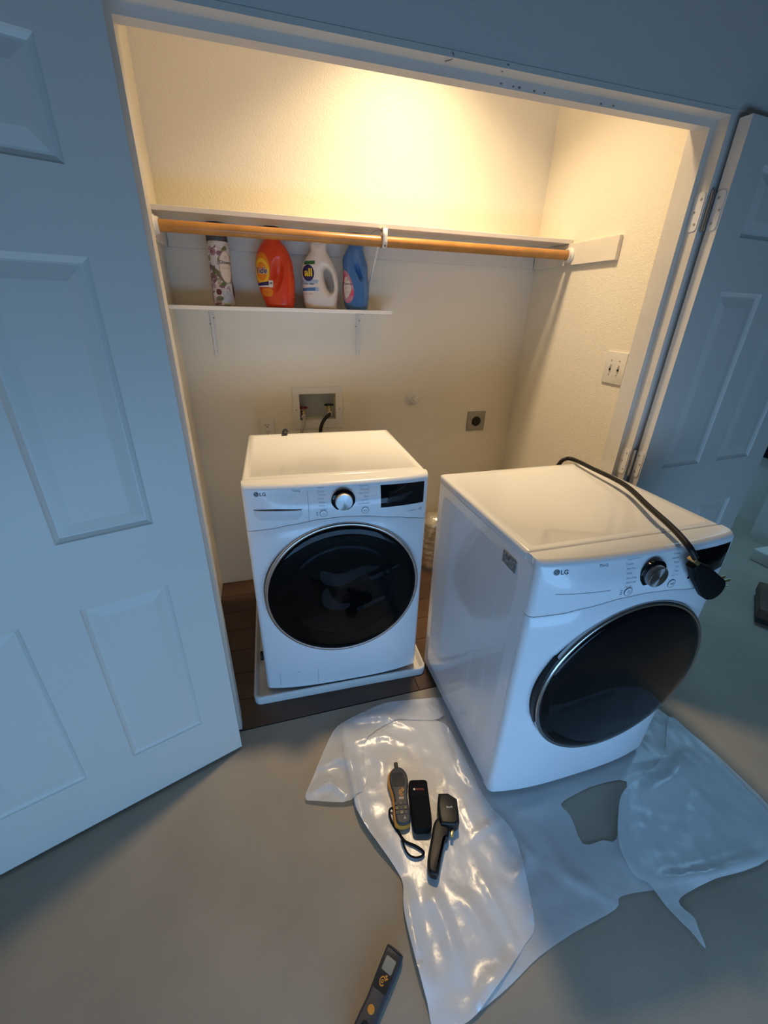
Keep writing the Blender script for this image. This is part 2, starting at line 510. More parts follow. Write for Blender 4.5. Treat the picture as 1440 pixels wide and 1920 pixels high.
for x, y, z, r in ((0.925, 0.012, 2.0808, 0.005), (0.932, -0.002, 2.088, 0.006), (0.94, 0.0392, 2.070, 0.006), (0.975, 0.0392, 2.069, 0.005),
                   (0.992, 0.0392, 2.069, 0.007), (1.035, 0.0392, 2.068, 0.006), (1.065, 0.0392, 2.068, 0.005), (1.24, 0.0392, 2.068, 0.006), (1.28, 0.0392, 2.069, 0.006)):
    bm = bmesh.new(); bmesh.ops.create_icosphere(bm, subdivisions=1, radius=1)
    for v in bm.verts: v.co = (v.co.x*r*0.7, v.co.y*0.0008, v.co.z*r*0.35)
    obj('nail_hole', bm, M['scuff'], head, loc=(x, y, z))

# ---- six panel doors
def door(name, pin, ang, width, height, sgn):
    """local: hinge edge at x=0, door runs to +x*sgn; y=0 is the visible inner face, -y towards viewer."""
    root = bpy.data.objects.new(name, None); COL.objects.link(root); root.empty_display_size = 0.05
    root.location = pin; root.rotation_euler = (0, 0, ang); struct(root)
    T = 0.035; z0 = 0.0
    xs = [0, 0.115, 0.115+0.215, 0.115+0.215+0.125, 0.115*1+0.215*2+0.125, width]
    xs[4] = width-0.115; xs[3] = xs[4]-0.215 if width > .74 else xs[3]
    zs = [0, 0.215, 0.818, 1.015, 1.632, 1.782, 1.962, height]
    bm = bmesh.new()
    def bx(x0, x1, za, zb):
        a, b = sorted((x0*sgn, x1*sgn)); box(bm, a, b, 0, T, za, zb)
    for i in (0, 2, 4): bx(xs[i], xs[i+1], 0, height)
    for i in (1, 3):
        for j in (0, 2, 4, 6): bx(xs[i], xs[i+1], zs[j], zs[j+1])
    obj('stile_and_rail_frame', bm, M['door'], root)
    for i in (1, 3):
        for j in (1, 3, 5):
            bm = bmesh.new()
            prof = [(0, 0.0), (0.004, 0.004), (0.012, 0.0085), (0.016, 0.0085), (0.046, 0.003), (0.050, 0.003)]
            rings = []
            for ins, d in prof:
                xa, xb, za, zb = xs[i]+ins, xs[i+1]-ins, zs[j]+ins, zs[j+1]-ins
                rings.append([bm.verts.new((x*sgn, d, z)) for x, z in ((xa, za), (xb, za), (xb, zb), (xa, zb))])
            for a, b in zip(rings, rings[1:]):
                for k in range(4): bm.faces.new((a[k], a[(k+1) % 4], b[(k+1) % 4], b[k]))
            bm.faces.new(rings[-1])
            o = obj('panel', bm, M['door'], root)
            # face normals must look at the viewer (-y)
            if sum(p.normal.y*p.area for p in o.data.polygons) > 0: o.data.flip_normals()
    return root

LD = door('door_1', (0.092, -0.046, 0.012), math.radians(18.9), 0.785, 2.062, -1)
RD = door('door_2', (1.673, -0.046, 0.012), math.radians(5.0), 0.765, 2.062, 1)

# hinges of the right door: one leaf on the jamb, one on the door edge
for zc in (1.795, 0.99, 0.20):
    h = bpy.data.objects.new('hinge', None); COL.objects.link(h); h.parent = RD; h.empty_display_size = .02
    # leaf on the door edge (door local: x=0 face)
    obj('door_leaf', prism(rrect(0.003, 0.032, zc, zc+0.10, 0.010), 0, 0.0022, mapf=lambda a, b, c: (-c, 0.035-a+0.002, b)), M['white_metal'], h)
    for a, b in ((0.012, 0.018), (0.024, 0.05), (0.012, 0.082)):
        obj('screw', lathe([(0.0035, 0), (0.0035, 0.0006), (0, 0.0008)], 10, 'X', c=(0, 0, 0)), M['plate_grey'], h, loc=(-0.0024, 0.035-a, zc+b), rot=(0, 0, PI))
    # leaf on the jamb, expressed in the door's local frame
    Ml = Matrix.Translation(Vector((1.673, -0.046, 0.012))) @ Matrix.Rotation(math.radians(5.0), 4, 'Z')
    Mi = Ml.inverted()
    obj('jamb_leaf', prism(rrect(0.002, 0.034, zc, zc+0.10, 0.010), 0, 0.0022, mapf=lambda a, b, c: tuple(Mi @ Vector((RABR-c, a, b+0.012)))), M['white_metal'], h)
    for a, b in ((0.012, 0.018), (0.024, 0.05), (0.012, 0.082)):
        obj('screw', lathe([(0.0035, 0), (0.0035, 0.0006), (0, 0.0008)], 10, 'X'), M['plate_grey'], h, loc=Mi @ Vector((RABR-0.0024, a, zc+b+0.012)), rot=(0, 0, PI))
    obj('knuckle', lathe([(0, -0.002), (0.006, -0.002), (0.006, 0.102), (0, 0.102)], 12, c=(0, 0, 0)), M['steel'], h, loc=Mi @ Vector((1.659, -0.008, zc+0.012)))

# rest of the room: the glass door behind the camera, side walls, the hall on the right
bm = bmesh.new()
WX0, WX1, WZ0, WZ1 = -0.85, 1.75, 0.03, 0.78
for a in ((-2.6, WX0, 0, CZ), (WX1, 6.6, 0, CZ), (WX0, WX1, 0, WZ0), (WX0, WX1, WZ1, CZ)):
    box(bm, a[0], a[1], -2.2, -2.1, a[2], a[3])
struct(obj('wall_behind', bm, M['room_dark']))
wn = bpy.data.objects.new('window_1', None); COL.objects.link(wn); struct(wn)
bm = bmesh.new()
for a in ((WX0, WX0+0.05, WZ0, WZ1), (WX1-0.05, WX1, WZ0, WZ1), (WX0, WX1, WZ0, WZ0+0.05), (WX0, WX1, WZ1-0.05, WZ1)):
    box(bm, a[0], a[1], -2.17, -2.12, a[2], a[3])
obj('frame_bars', bm, M['trim'], wn)
for xa, xb in ((WX0+0.05, WX1-0.05),):
    obj('pane', B(xa, xb, -2.155, -2.149, WZ0+0.05, WZ1-0.05), M['pane'], wn)
struct(obj('wall_room_left', B(-2.7, -2.6, -2.2, 0.115, 0, CZ), M['room_wall']))
struct(obj('wall_room_right', B(6.5, 6.6, -2.2, 1.5, 0, CZ), M['room_wall']))
struct(obj('wall_hall', B(XR+0.11, 6.6, 1.15, 1.26, 0, CZ), M['room_wall']))
struct(obj('ceiling_hall', B(XR+0.11, 6.6, 0.0, 1.3, CZ, CZ+0.1), M['ceiling']))
sk = bpy.data.objects.new('hall_fill_frame', None); COL.objects.link(sk); struct(sk)  # frame added round the hall fill lamp; the ceiling above is closed
bm = bmesh.new()
for a in ((3.2, 3.9, 0.43, 0.47), (3.2, 3.9, 1.09, 1.13), (3.2, 3.24, 0.47, 1.09), (3.86, 3.9, 0.47, 1.09)): box(bm, a[0], a[1], a[2], a[3], CZ-0.05, CZ-0.001)
obj('frame_bars', bm, M['trim'], sk)
struct(obj('wall_hall_pier', B(3.92, 4.7, -0.6, 0.735, 0, CZ), M['room_wall']))
struct(obj('wall_hall_end', B(4.25, 4.7, 0.735, 1.15, 0, CZ), M['room_wall']))
struct(obj('baseboard_hall', B(3.60, 3.92, -0.6, 0.50, 0, 0.09, bev=0.008), M['trim']))

# ------------------------------------------------------------------ lamp in the closet ceiling
cl = thing('ceiling_light', 'lit warm flush ceiling light inside the laundry closet', 'light', (1.04, 0.60, CC-0.045))
obj('base', lathe([(0, 0.044), (0.15, 0.044), (0.15, 0.030), (0.14, 0.026), (0, 0.026)], 40), M['white_metal'], cl, smooth='auto')
obj('diffuser', lathe([(0.138, 0.027), (0.134, 0.012), (0.10, 0.004), (0, 0.001)], 40), M['bulb'], cl, smooth=True)
_d = bpy.data.lights.new('closet_lamp', 'AREA'); _d.shape = 'DISK'; _d.size = 0.20; _d.spread = math.radians(111); _d.energy = LAMP_POWER; _d.color = LAMP_COL
_o = bpy.data.objects.new('closet_lamp', _d); link(_o, cl); _o.location = (0, 0, -0.004)

# ------------------------------------------------------------------ washer and dryer
MW, MH, MD = 0.686, 0.99, 0.645
BULGE = 0.042
def bz(z):
    if z < 0.90: return BULGE-0.015*max(0, 1-z/0.22)**1.5
    t = min(1, (z-0.90)/0.09)
    return BULGE-(BULGE-0.022)*t*t*(3-2*t)
def yf(u, z):
    t = abs(u-MW/2)/(MW/2)
    b = bz(z)*(1-min(1, t)**3)
    rc = 0.016; d = max(0, abs(u-MW/2)-(MW/2-rc)); d = min(d, rc)
    return -b+rc-math.sqrt(max(0, rc*rc-d*d))
def onf(off=0.0007):
    return lambda u, z: (u, yf(u, z)-off, z)
US = [0, 0.002, 0.005, 0.009, 0.013, 0.017]
US = US + [0.017+(MW-0.034)*k/40 for k in range(1, 40)] + [MW-u for u in US[::-1]]
SEAM = [(0, 0.812), (0.08, 0.825), (0.15, 0.840), (0.26, 0.857), (0.343, 0.860), (0.42, 0.855), (0.55, 0.835), (0.62, 0.818), (0.69, 0.80)]
def seam(u):
    for (a, za), (b, zb) in zip(SEAM, SEAM[1:]):
        if u <= b: t = (u-a)/(b-a); t = t*t*(3-2*t)*0.5+t*0.5; return za+(zb-za)*t
    return SEAM[-1][1]

def strip_mesh(cols, bm=None):
    """cols[i] = list of points; quads between neighbouring columns."""
    bm = bm or bmesh.new()
    V = [[bm.verts.new(p) for p in c] for c in cols]
    for a, b in zip(V, V[1:]):
        for i in range(len(a)-1):
            bm.faces.new((a[i], b[i], b[i+1], a[i+1]))
    return bm

def front_parts(root, washer):
    # upper control fascia, wrapping over the top edge
    cols = []
    for u in [-1]+US+[-2]:
        e = u
        if u == -1: u = 0
        if u == -2: u = MW
        z0 = seam(u)+0.0012
        c = [(u, yf(u, z0)+0.012, z0), (u, yf(u, z0)+0.0015, z0), (u, yf(u, z0+0.002), z0+0.002)]
        r = 0.020; zt = MH-r
        for k in range(1, 9):
            z = z0+0.002+(zt-z0-0.002)*k/8; c.append((u, yf(u, z), z))
        y0 = yf(u, zt)
        for k in range(1, 7):
            a = PI/2*k/6; c.append((u, y0+r-r*math.cos(a), zt+r*math.sin(a)))
        c.append((u, 0.050, MH)); c.append((u, 0.0512, MH-0.0015)); c.append((u, 0.0512, MH-0.012))
        if e < 0: c = [(p[0]+(0.002 if e == -1 else -0.002), p[1]+0.022 if p[2] < MH-0.02 else p[1], p[2]-(0.03 if p[2] > MH-0.02 else 0)) for p in c]
        cols.append(c)
    cp = obj('control_panel', strip_mesh(cols), M['front'], root, smooth='auto')
    cols = []
    for u in [-1]+US+[-2]:
        e = u
        if u == -1: u = 0
        if u == -2: u = MW
        z1 = seam(u)-0.0012; z0 = 0.018
        c = [(u, yf(u, z0)+0.02, z0), (u, yf(u, z0)+0.004, z0), (u, yf(u, z0), z0+0.004)]
        for k in range(1, 13):
            z = z0+0.004+(z1-0.002-z0-0.004)*k/12; c.append((u, yf(u, z), z))
        c += [(u, yf(u, z1)+0.0015, z1), (u, yf(u, z1)+0.012, z1)]
        if e < 0: c = [(p[0]+(0.002 if e == -1 else -0.002), p[1]+0.022, p[2]) for p in c]
        cols.append(c)
    fp = obj('front_panel', strip_mesh(cols), M['front'], root, smooth='auto')
    return cp, fp

def disc_on(u, z, prof, n=36, off=0.0):
    return lathe([(r, h-yf(u, z)+off) for r, h in prof], n, 'Y', c=(u, 0, z))

def machine(name, label, washer, loc, rz):
    root = thing(name, label, 'washer' if washer else 'dryer', loc, rz)
    z0 = 0.018
    cab = obj('cabinet', B(0.0005, MW-0.0005, 0.014, MD, z0, MH-0.022, bev=0.010, seg=3), M['enamel'], root, smooth='auto')
    bm = B(0, MW, 0.0525, MD+0.004, MH-0.034, MH, bev=0.011, seg=4)
    top = max(bm.faces, key=lambda f: f.calc_center_median().z*10+f.calc_area())
    r = bmesh.ops.inset_region(bm, faces=[top], thickness=0.022, depth=0)
    r = bmesh.ops.inset_region(bm, faces=[top], thickness=0.007, depth=-0.003)
    obj('top_lid', bm, M['enamel'], root, smooth='auto')
    cp, fp = front_parts(root, washer)
    for u in (0.05, MW-0.05):
        for y in (0.06, MD-0.06):
            obj('foot', lathe([(0, 0), (0.022, 0), (0.022, 0.008), (0.010, 0.010), (0.010, 0.03)], 16), M['rubber'], root, loc=(u, y, 0), smooth='auto')
    # embossed lines and rear corner ribs on the sides
    for sx, xx in ((-1, 0.0005), (1, MW-0.0005)):
        for (ya, yb, za, zb) in ((0.07, 0.60, 0.07, 0.925), (0.15, 0.50, 0.16, 0.84), (0.235, 0.40, 0.26, 0.74)):
            bm = bmesh.new()
            ring0 = rrect(ya, yb, za, zb, 0.035, 5); ring1 = rrect(ya+0.006, yb-0.006, za+0.006, zb-0.006, 0.03, 5)
            k = {0.07: 0, 0.15: 1, 0.235: 2}[ya]
            va = [bm.verts.new((xx+sx*0.0006*k, a, b)) for a, b in ring0]; vb = [bm.verts.new((xx+sx*0.0006*(k+1), a, b)) for a, b in ring1]
            n = len(va)
            for i in range(n): bm.faces.new((va[i], va[(i+1) % n], vb[(i+1) % n], vb[i]))
            bm.faces.new(vb)
            obj('side_panel', bm, M['enamel'], root, smooth='auto')
    # door
    uc, zc, R = (0.345, 0.531, 0.307) if washer else (0.367, 0.519, 0.307)
    d = bpy.data.objects.new('door', None); link(d, root); d.empty_display_size = 0.05; d.location = (uc, 0, zc)
    obj('rim_shadow_gap', lathe([(R+0.004, -0.004), (R+0.004, 0.012), (R-0.004, 0.040)], 96, 'Y'), M['black'], d, smooth='auto')
    obj('chrome_ring', lathe([(R-0.003, 0.030), (R, 0.036), (R, 0.046), (R-0.003, 0.050), (R-0.008, 0.0515), (R-0.012, 0.050)], 96, 'Y'), M['chrome'], d, smooth='auto')
    g = R-0.012
    prof = [(g, 0.046), (g-0.002, 0.051), (g-0.010, 0.0545)]
    for k in range(1, 13):
        t = k/12; rr = (g-0.010)*(1-t); prof.append((rr, 0.0545+0.013*(1-(1-t)**2)))
    obj('door_glass', lathe(prof, 96, 'Y'), M['smoked'] if washer else M['black_gloss'], d, smooth=True)
    if washer:
        obj('door_backing', lathe([(g-0.003, 0.0455), (0.02, 0.0455), (0, 0.0455)], 64, 'Y'), M['black'], d)
        bm = lathe([(0.225, 0.0465), (0.215, 0.052), (0.20, 0.055), (0.18, 0.054), (0.15, 0.049), (0.12, 0.047)], 64, 'Y')
        obj('inner_bowl_ring', bm, M['dark_screen'], d, smooth=True)
        # bag behind the smoked glass: pale film cut to imitate its bright gleams
        for ol in ([(-0.09, 0.0), (-0.07, 0.03), (-0.05, -0.02), (-0.02, -0.05), (0.02, -0.06), (0.0, -0.085), (-0.05, -0.08), (-0.085, -0.05)],
                   [(0.10, 0.055), (0.15, 0.075), (0.22, 0.10), (0.21, 0.085), (0.15, 0.055), (0.11, 0.045)],
                   [(0.05, -0.09), (0.10, -0.065), (0.17, -0.04), (0.16, -0.06), (0.10, -0.085), (0.06, -0.10)],
                   [(-0.09, 0.11), (-0.02, 0.09), (0.06, 0.11), (0.14, 0.10), (0.05, 0.06), (-0.01, 0.03), (-0.08, 0.05)]):
            ol = [(p[0], p[1]) for p in catmull([(x, z, 0) for x, z in ol], 4, True)]
            bm = cdt_mesh(ol, [], 0.008, lambda P: 0.054+0.007*np.array([noise.noise((x*24, z*24, 1.7)) for x, z in P])+0.003*np.array([noise.noise((x*60, z*60, 5)) for x, z in P]), lambda x, z, h: (x, -h, z))
            obj('bag_gleam', bm, M['film3'], d, smooth=True)
    else:
        bm = bmesh.new()
        cols = []
        for k in range(13):
            a = math.radians(150+48*k/12)
            cols.append([(r*math.cos(a), -h, r*math.sin(a)) for r, h in ((R+0.001, 0.026), (R+0.0045, 0.030), (R+0.0045, 0.044), (R+0.001, 0.047))])
        obj('handle_slot', strip_mesh(cols), M['black'], d)
    # brand mark, wordmark
    bm = bmesh.new(); f = onf()
    ring = ellipse(0.049, 0.959, 0.0088, 0.0088, 24)
    bm.faces.new([bm.verts.new(f(a, b)) for a, b in ring])
    obj('brand_badge', bm, M['logo'], root)
    bm = bmesh.new(); f2 = onf(0.0011)
    bm.faces.new([bm.verts.new(f2(a, b)) for a, b in ((0.0478, 0.9555), (0.0478, 0.9635), (0.0492, 0.9635), (0.0492, 0.957), (0.0515, 0.957), (0.0515, 0.9555))])
    bm.faces.new([bm.verts.new(f2(a, b)) for a, b in ellipse(0.0455, 0.962, 0.0011, 0.0011, 8)])
    arc = []
    for k in range(15):
        a = math.radians(70+290*k/14); arc.append((math.cos(a), math.sin(a)))
    for p, q in zip(arc, arc[1:]):
        bm.faces.new([bm.verts.new(f2(0.049+r*c[0], 0.959+r*c[1])) for r, c in ((0.0066, p), (0.0076, p), (0.0076, q), (0.0066, q))])
    bm.faces.new([bm.verts.new(f2(a, b)) for a, b in ((0.0525, 0.9585), (0.0525, 0.9595), (0.0566, 0.9595), (0.0566, 0.9585))])
    obj('badge_line', bm, M['print_light'], root)
    bm = bmesh.new(); text_bm(bm, 'LG', 0.0205, 0.0705, 0.959, f, bold=0.028)
    obj('brand_lettering', bm, M['logo'], root)
    bm = bmesh.new(); text_bm(bm, 'ThinQ', 0.028, 0.184, 0.967, f, bold=0.004)
    obj('feature_lettering', bm, M['print'], root)
    # dial
    ku, kz = 0.348, 0.924
    kb = obj('dial_well', disc_on(ku, kz, [(0.0435, -0.004), (0.0435, 0.002), (0.041, 0.0035), (0, 0.0035)], 48), M['black_gloss'], root, smooth='auto')
    kn = obj('dial_knob', disc_on(ku, kz, [(0.033, 0.002), (0.0315, 0.019), (0.0295, 0.0215), (0.012, 0.0222), (0, 0.0224)], 48), M['knob'], root, smooth='auto')
    # buttons
    for (u, z, g2) in ((0.275, 0.880, 'p'), (0.428, 0.880, 's')):
        b = obj('button', disc_on(u, z, [(0.0125, -0.002), (0.0125, 0.0018), (0.011, 0.0026), (0, 0.0026)], 28), M['front'], root, smooth='auto')
        obj('button_ring', disc_on(u, z, [(0.0135, 0.0), (0.0135, 0.0022), (0.0120, 0.0024), (0.0120, 0.0)], 28), M['print'], b, smooth='auto')
        bm = bmesh.new(); f3 = onf(0.0032)
        if g2 == 'p':
            for k in range(12):
                a0, a1 = math.radians(120+300*k/12), math.radians(120+300*(k+1)/12)
                bm.faces.new([bm.verts.new(f3(u+r*math.cos(a), z+r*math.sin(a))) for r, a in ((0.0040, a0), (0.0048, a0), (0.0048, a1), (0.0040, a1))])
            bm.faces.new([bm.verts.new(f3(u+x, z+y)) for x, y in ((-.0005, .001), (.0005, .001), (.0005, .006), (-.0005, .006))])
        else:
            bm.faces.new([bm.verts.new(f3(u+x, z+y)) for x, y in ((-.0055, -.004), (-.0005, 0), (-.0055, .004))])
            for x in (0.001, 0.0035): bm.faces.new([bm.verts.new(f3(u+x+a, z+y)) for a, y in ((0, -.004), (.0014, -.004), (.0014, .004), (0, .004))])
        obj('symbol', bm, M['print'], b)
    # cycle names left and right of the dial
    if washer:
        left = ['Normal', 'Cotton', 'Heavy Duty', 'Bedding', 'Towels', 'Allergiene', 'Tub Clean']; right = ['Bright Whites', 'Delicates', 'Hand Wash', 'Rinse', 'Speed Wash', 'Downloaded']
    else:
        left = ['Energy Saver Normal', 'Cotton', 'Heavy Duty', 'Bedding', 'Perm Press', 'Small Load', 'Super Dry']; right = ['Towels', 'Delicates', 'Warm', 'Jeans', 'Time', 'Speed Dry']
    bm = bmesh.new()
    for i, t in enumerate(left): text_bm(bm, t, 0, 0.259, 0.974-0.0128*i, f, height=0.0062 if i else 0.0058, align='L', sx=0.85)
    obj('cycle_names', bm, M['print_light'], root)
    bm = bmesh.new()
    for i, t in enumerate(right): text_bm(bm, t, 0, 0.441, 0.970-0.0125*i, f, height=0.006, align='R', sx=0.85)
    obj('cycle_names', bm, M['print_light'], root)
    for u, za, zb in ((0.2565, 0.893, 0.967), (0.4435, 0.905, 0.972)):
        bm = bmesh.new()
        bm.faces.new([bm.verts.new(f(a, b)) for a, b in ((u-0.0004, za), (u+0.0004, za), (u+0.0004, zb), (u-0.0004, zb))])
        obj('scale_line', bm, M['print_light'], root)
    bm = bmesh.new()
    for z in (0.874, 0.880, 0.886):
        bm.faces.new([bm.verts.new(f(a, b)) for a, b in ((0.249, z-0.0016), (0.256, z-0.0016), (0.256, z+0.0016), (0.249, z+0.0016))])
    obj('status_marks', bm, M['print_light'], root)
    # display
    cols = [[(u, yf(u, z)-0.0009, z) for z in np.linspace(0.883+(u-0.488)*(-0.03), 0.967-(u-0.488)*0.02, 6)] for u in np.linspace(0.488, 0.664, 14)]
    obj('display', strip_mesh(cols), M['black_gloss'], root, smooth=True)
    bm = bmesh.new()
    if washer:
        f4 = f
        text_bm(bm, '10', 0, 0.658, 0.853, f4, height=0.011, align='R', bold=0.012)
        text_bm(bm, 'DirectDrive', 0.034, 0.616, 0.8525, f4)
        obj('warranty_print', bm, M['print'], root)
        # dispenser drawer: panel joint, raised grip; greyer face and black strip imitate recess shade
        bm = bmesh.new()
        cols = [[(u, yf(u, z)-0.0004, z) for z in np.linspace(seam(u)+0.002, 0.968, 10)] for u in (0.2226, 0.2240)]
        dr = obj('drawer_joint', strip_mesh(cols), M['seam'], root)
        bm = bmesh.new()
        cols = []
        ua, ub, zt, zb = 0.034, 0.200, 0.900, 0.861
        for k in range(25):
            u = ua+(ub-ua)*k/24; e = min(u-ua, ub-u); zl = zb+0.022*max(0, 1-e/0.024)**2
            dep = min(1, e/0.010)
            cols.append([(u, yf(u, zt)-0.0004, zt), (u, yf(u, zt)-0.0004-0.003*dep, zt-0.0006), (u, yf(u, zt)-0.0004-0.0040*dep, zt-0.004), (u, yf(u, zb)-0.0035*dep-0.0004, zl+0.006), (u, yf(u, zb)-0.0004, zl)])
        obj('drawer_handle', strip_mesh(cols), M['drawer'], root, smooth='auto')
        cols = [[(u, yf(u, z)-0.0010, z) for z in (0.8995, 0.9055-0.0035*abs(u-0.117)/0.083)] for u in np.linspace(0.035, 0.199, 16)]
        obj('grip_slot_shade', strip_mesh(cols), M['black'], root)
        for u, za, zb in ((0.061, 0.04, 0.115), (0.224, 0.03, 0.12)):
            bm = bmesh.new()
            bm.faces.new([bm.verts.new((a, yf(a, b)-0.0005, b)) for a, b in ((u-0.0007, za), (u+0.0007, za), (u+0.0007, zb), (u-0.0007, zb))])
            obj('drain_cover_joint', bm, M['seam'], root)
        bm = bmesh.new(); text_bm(bm, 'OPEN', 0.020, 0.142, 0.118, f); obj('drain_cover_print', bm, M['print_light'], root)
    else:
        bm.free()
        cols = [[(u, yf(u, z)-0.0006, z) for z in (zz-0.0012, zz+0.0006)] for u in np.linspace(0.055, 0.215, 20) for zz in (0.893+0.0*u,)]
        obj('decor_groove', strip_mesh(cols), M['seam'], root)
        bm = prism([(0.088, 0.898), (0.157, 0.900), (0.157, 0.937), (0.088, 0.937)], 0, 0.0006, mapf=lambda a, b, c: (-0.0025-c, a, b))
        obj('rating_sticker', bm, M['sticker'], root)
    return root

WASHER = machine('washing_machine', 'white front-loading washing machine standing in the drain pan inside the closet', True, (0.2005, 0.188, 0.0175), -0.0415)
DRYER = machine('clothes_dryer', 'white front-loading dryer pulled out of the closet with a black cord on top', False, (0.937, -0.466, 0.003), -0.001)

# dryer cord and plug (dryer-local coordinates = world minus the dryer's corner)
def dl(p): return (p[0]-0.937, p[1]+0.466, p[2]-0.003)
cpath = [(1.44, 0.30, 0.62), (1.47, 0.24, 0.86), (1.505, 0.212, 0.975), (1.524, 0.204, 1.004), (1.548, 0.181, 1.010), (1.534, 0.052, 1.017), (1.508, -0.135, 1.025), (1.426, -0.317, 1.031), (1.371, -0.453, 1.031), (1.346, -0.526, 1.020), (1.362, -0.545, 0.990)]
cord = obj('power_cord', tube(catmull([dl(p) for p in cpath], 8), 0.0085, 12), M['rubber'], DRYER, smooth=True)
# plug: hangs in front of the fascia, blades to the right
def pl(u, z, off): return (u, -off, z)
A_, C_ = Vector((0.440, 0.962)), Vector((0.556, 0.862))
dv = (C_-A_).normalized(); nv = Vector((-dv.y, dv.x))
L_ = (C_-A_).length
outline = []
for s, w in ((0.0, 0.013), (0.02, 0.016), (0.05, 0.026), (0.085, 0.030), (L_-0.0, 0.038)): outline.append(A_+dv*s+nv*w)
for k in range(1, 12):
    a = PI/2-PI*k/12; outline.append(C_+dv*0.038*math.cos(a)+nv*0.038*math.sin(a))
for s, w in reversed(((0.0, 0.013), (0.02, 0.016), (0.05, 0.026), (0.085, 0.030), (L_, 0.038))): outline.append(A_+dv*s-nv*w)
bm = prism([tuple(p) for p in outline], 0.052, 0.082, bev=0.007, seg=3, mapf=lambda a, b, c: (a, -c, b))
plug = obj('plug', bm, M['matte_black'], cord, smooth='auto')
def blade(u0, z0, off, ln, h):
    return B(u0, u0+ln, -off-0.001, -off+0.001, z0-h/2, z0+h/2, bev=0.0005, seg=1)
obj('blade', blade(0.586, 0.882, 0.074, 0.026, 0.009), M['brass'], cord)
obj('blade', blade(0.586, 0.862, 0.074, 0.026, 0.004), M['brass'], cord)
obj('blade', blade(0.586, 0.884, 0.060, 0.024, 0.009), M['brass'], cord)
bm = B(-0.015, 0.015, -0.011, 0.011, -0.006, 0.006, bev=0.002)
cl_ = obj('strain_clamp', bm, M['brass'], cord); cl_.location = (0.437, -0.070, 0.972); cl_.rotation_euler = (0, math.radians(35), 0)

# ------------------------------------------------------------------ drain pan
pan = thing('drain_pan', 'shallow white plastic drain pan under the washing machine', 'pan', (0.142, 0.142, 0.0), -0.0336)
PWd, PDp = 0.785, 0.76
bm = bmesh.new()
levels = [(0.0, 0.0), (-0.002, 0.034), (0.001, 0.040), (0.006, 0.041), (0.010, 0.038), (0.014, 0.026), (0.022, 0.018), (0.10, 0.017)]
rings = []
for ins, z in levels:
    rings.append([bm.verts.new((x, y, z)) for x, y in rrect(ins, PWd-ins, ins, PDp-ins, max(0.006, 0.03-ins*0.4), 4)])
n = len(rings[0])
for a, b in zip(rings, rings[1:]):
    for i in range(n): bm.faces.new((a[i], a[(i+1) % n], b[(i+1) % n], b[i]))
bm.faces.new(rings[-1]); bm.faces.new(rings[0][::-1])
obj('pan_tray', bm, M['pan'], pan, smooth='auto')
obj('drain_fitting', lathe([(0.0, 0.012), (0.02, 0.012), (0.022, 0.004), (0.022, -0.004)], 20, 'X'), M['slot'], pan, loc=(0.030, 0.26, 0.030), smooth='auto')

# ------------------------------------------------------------------ shelves, pole
us = thing('wall_shelf', 'long white closet shelf above the wooden hanging pole', 'shelf', (0, 0, 1.87))
obj('board', B(XL+0.001, XR-0.001, 0.8206, DP-0.001, 0.0, 0.018, bev=0.002), M['shelf'], us)
obj('cleat', B(XL+0.02, XR-0.02, DP-0.019, DP-0.001, -0.088, -0.0005, bev=0.002), M['shelf'], us)
obj('cleat', B(XR-0.019, XR-0.001, 0.50, DP-0.02, -0.092, -0.0005, bev=0.002), M['shelf'], us)
obj('cleat', B(XL+0.001, XL+0.019, 0.50, DP-0.02, -0.092, -0.0005, bev=0.002), M['shelf'], us)
rod = thing('closet_pole', 'orange-brown wooden hanging pole below the long shelf', 'pole', (0, 0.80, 1.82))
obj('pole', lathe([(0, XL+0.028), (0.0205, XL+0.028), (0.0205, XR-0.028), (0, XR-0.028)], 28, 'X'), M['wood'], rod, smooth='auto')
for x, s in ((XL+0.0195, 1), (XR-0.0195, -1)):
    bm = lathe([(0, 0), (0.033, 0), (0.033, 0.006*s), (0.029, 0.009*s), (0.027, 0.020*s), (0.0215, 0.020*s), (0.0215, 0.004*s)], 28, 'X')
    obj('socket', bm, M['plate_white'], rod, loc=(x, 0, 0), smooth='auto')
br = thing('shelf_and_pole_bracket', 'white metal bracket hooked round the middle of the wooden pole', 'bracket', (0.868, 0, 0))
obj('wall_strap', B(-0.014, 0.014, DP-0.0225, DP-0.0195, 1.60, 1.868, bev=0.001, seg=1), M['white_metal'], br)
obj('shelf_arm', B(-0.012, 0.012, 0.823, DP-0.02, 1.8655, 1.8695), M['white_metal'], br)
bm = tube([(0, DP-0.022, 1.61), (0, 0.835, 1.862)], 0.006, 8); obj('brace', bm, M['white_metal'], br, smooth='auto')
cols = []
for k in range(17):
    a = math.radians(-185+200*k/16)
    cols.append([(x, 0.80+0.0245*math.cos(a), 1.82+0.0245*math.sin(a)) for x in (-0.010, 0.010)])
cols = [[(x, 0.7755, 1.866) for x in (-0.010, 0.010)], [(x, 0.7755, 1.84) for x in (-0.010, 0.010)]] + cols
bm = strip_mesh(cols)
hk = obj('hook', bm, M['white_metal'], br, smooth='auto'); sm = hk.modifiers.new('t', 'SOLIDIFY'); sm.thickness = 0.002; sm.offset = 0
obj('arm_end', B(-0.010, 0.010, 0.775, 0.835, 1.8655, 1.8685), M['white_metal'], br)
obj('screw', lathe([(0.004, 0), (0.003, 0.002), (0, 0.002)], 10, 'Y'), M['slot'], br, loc=(0, 0.776, 1.803))

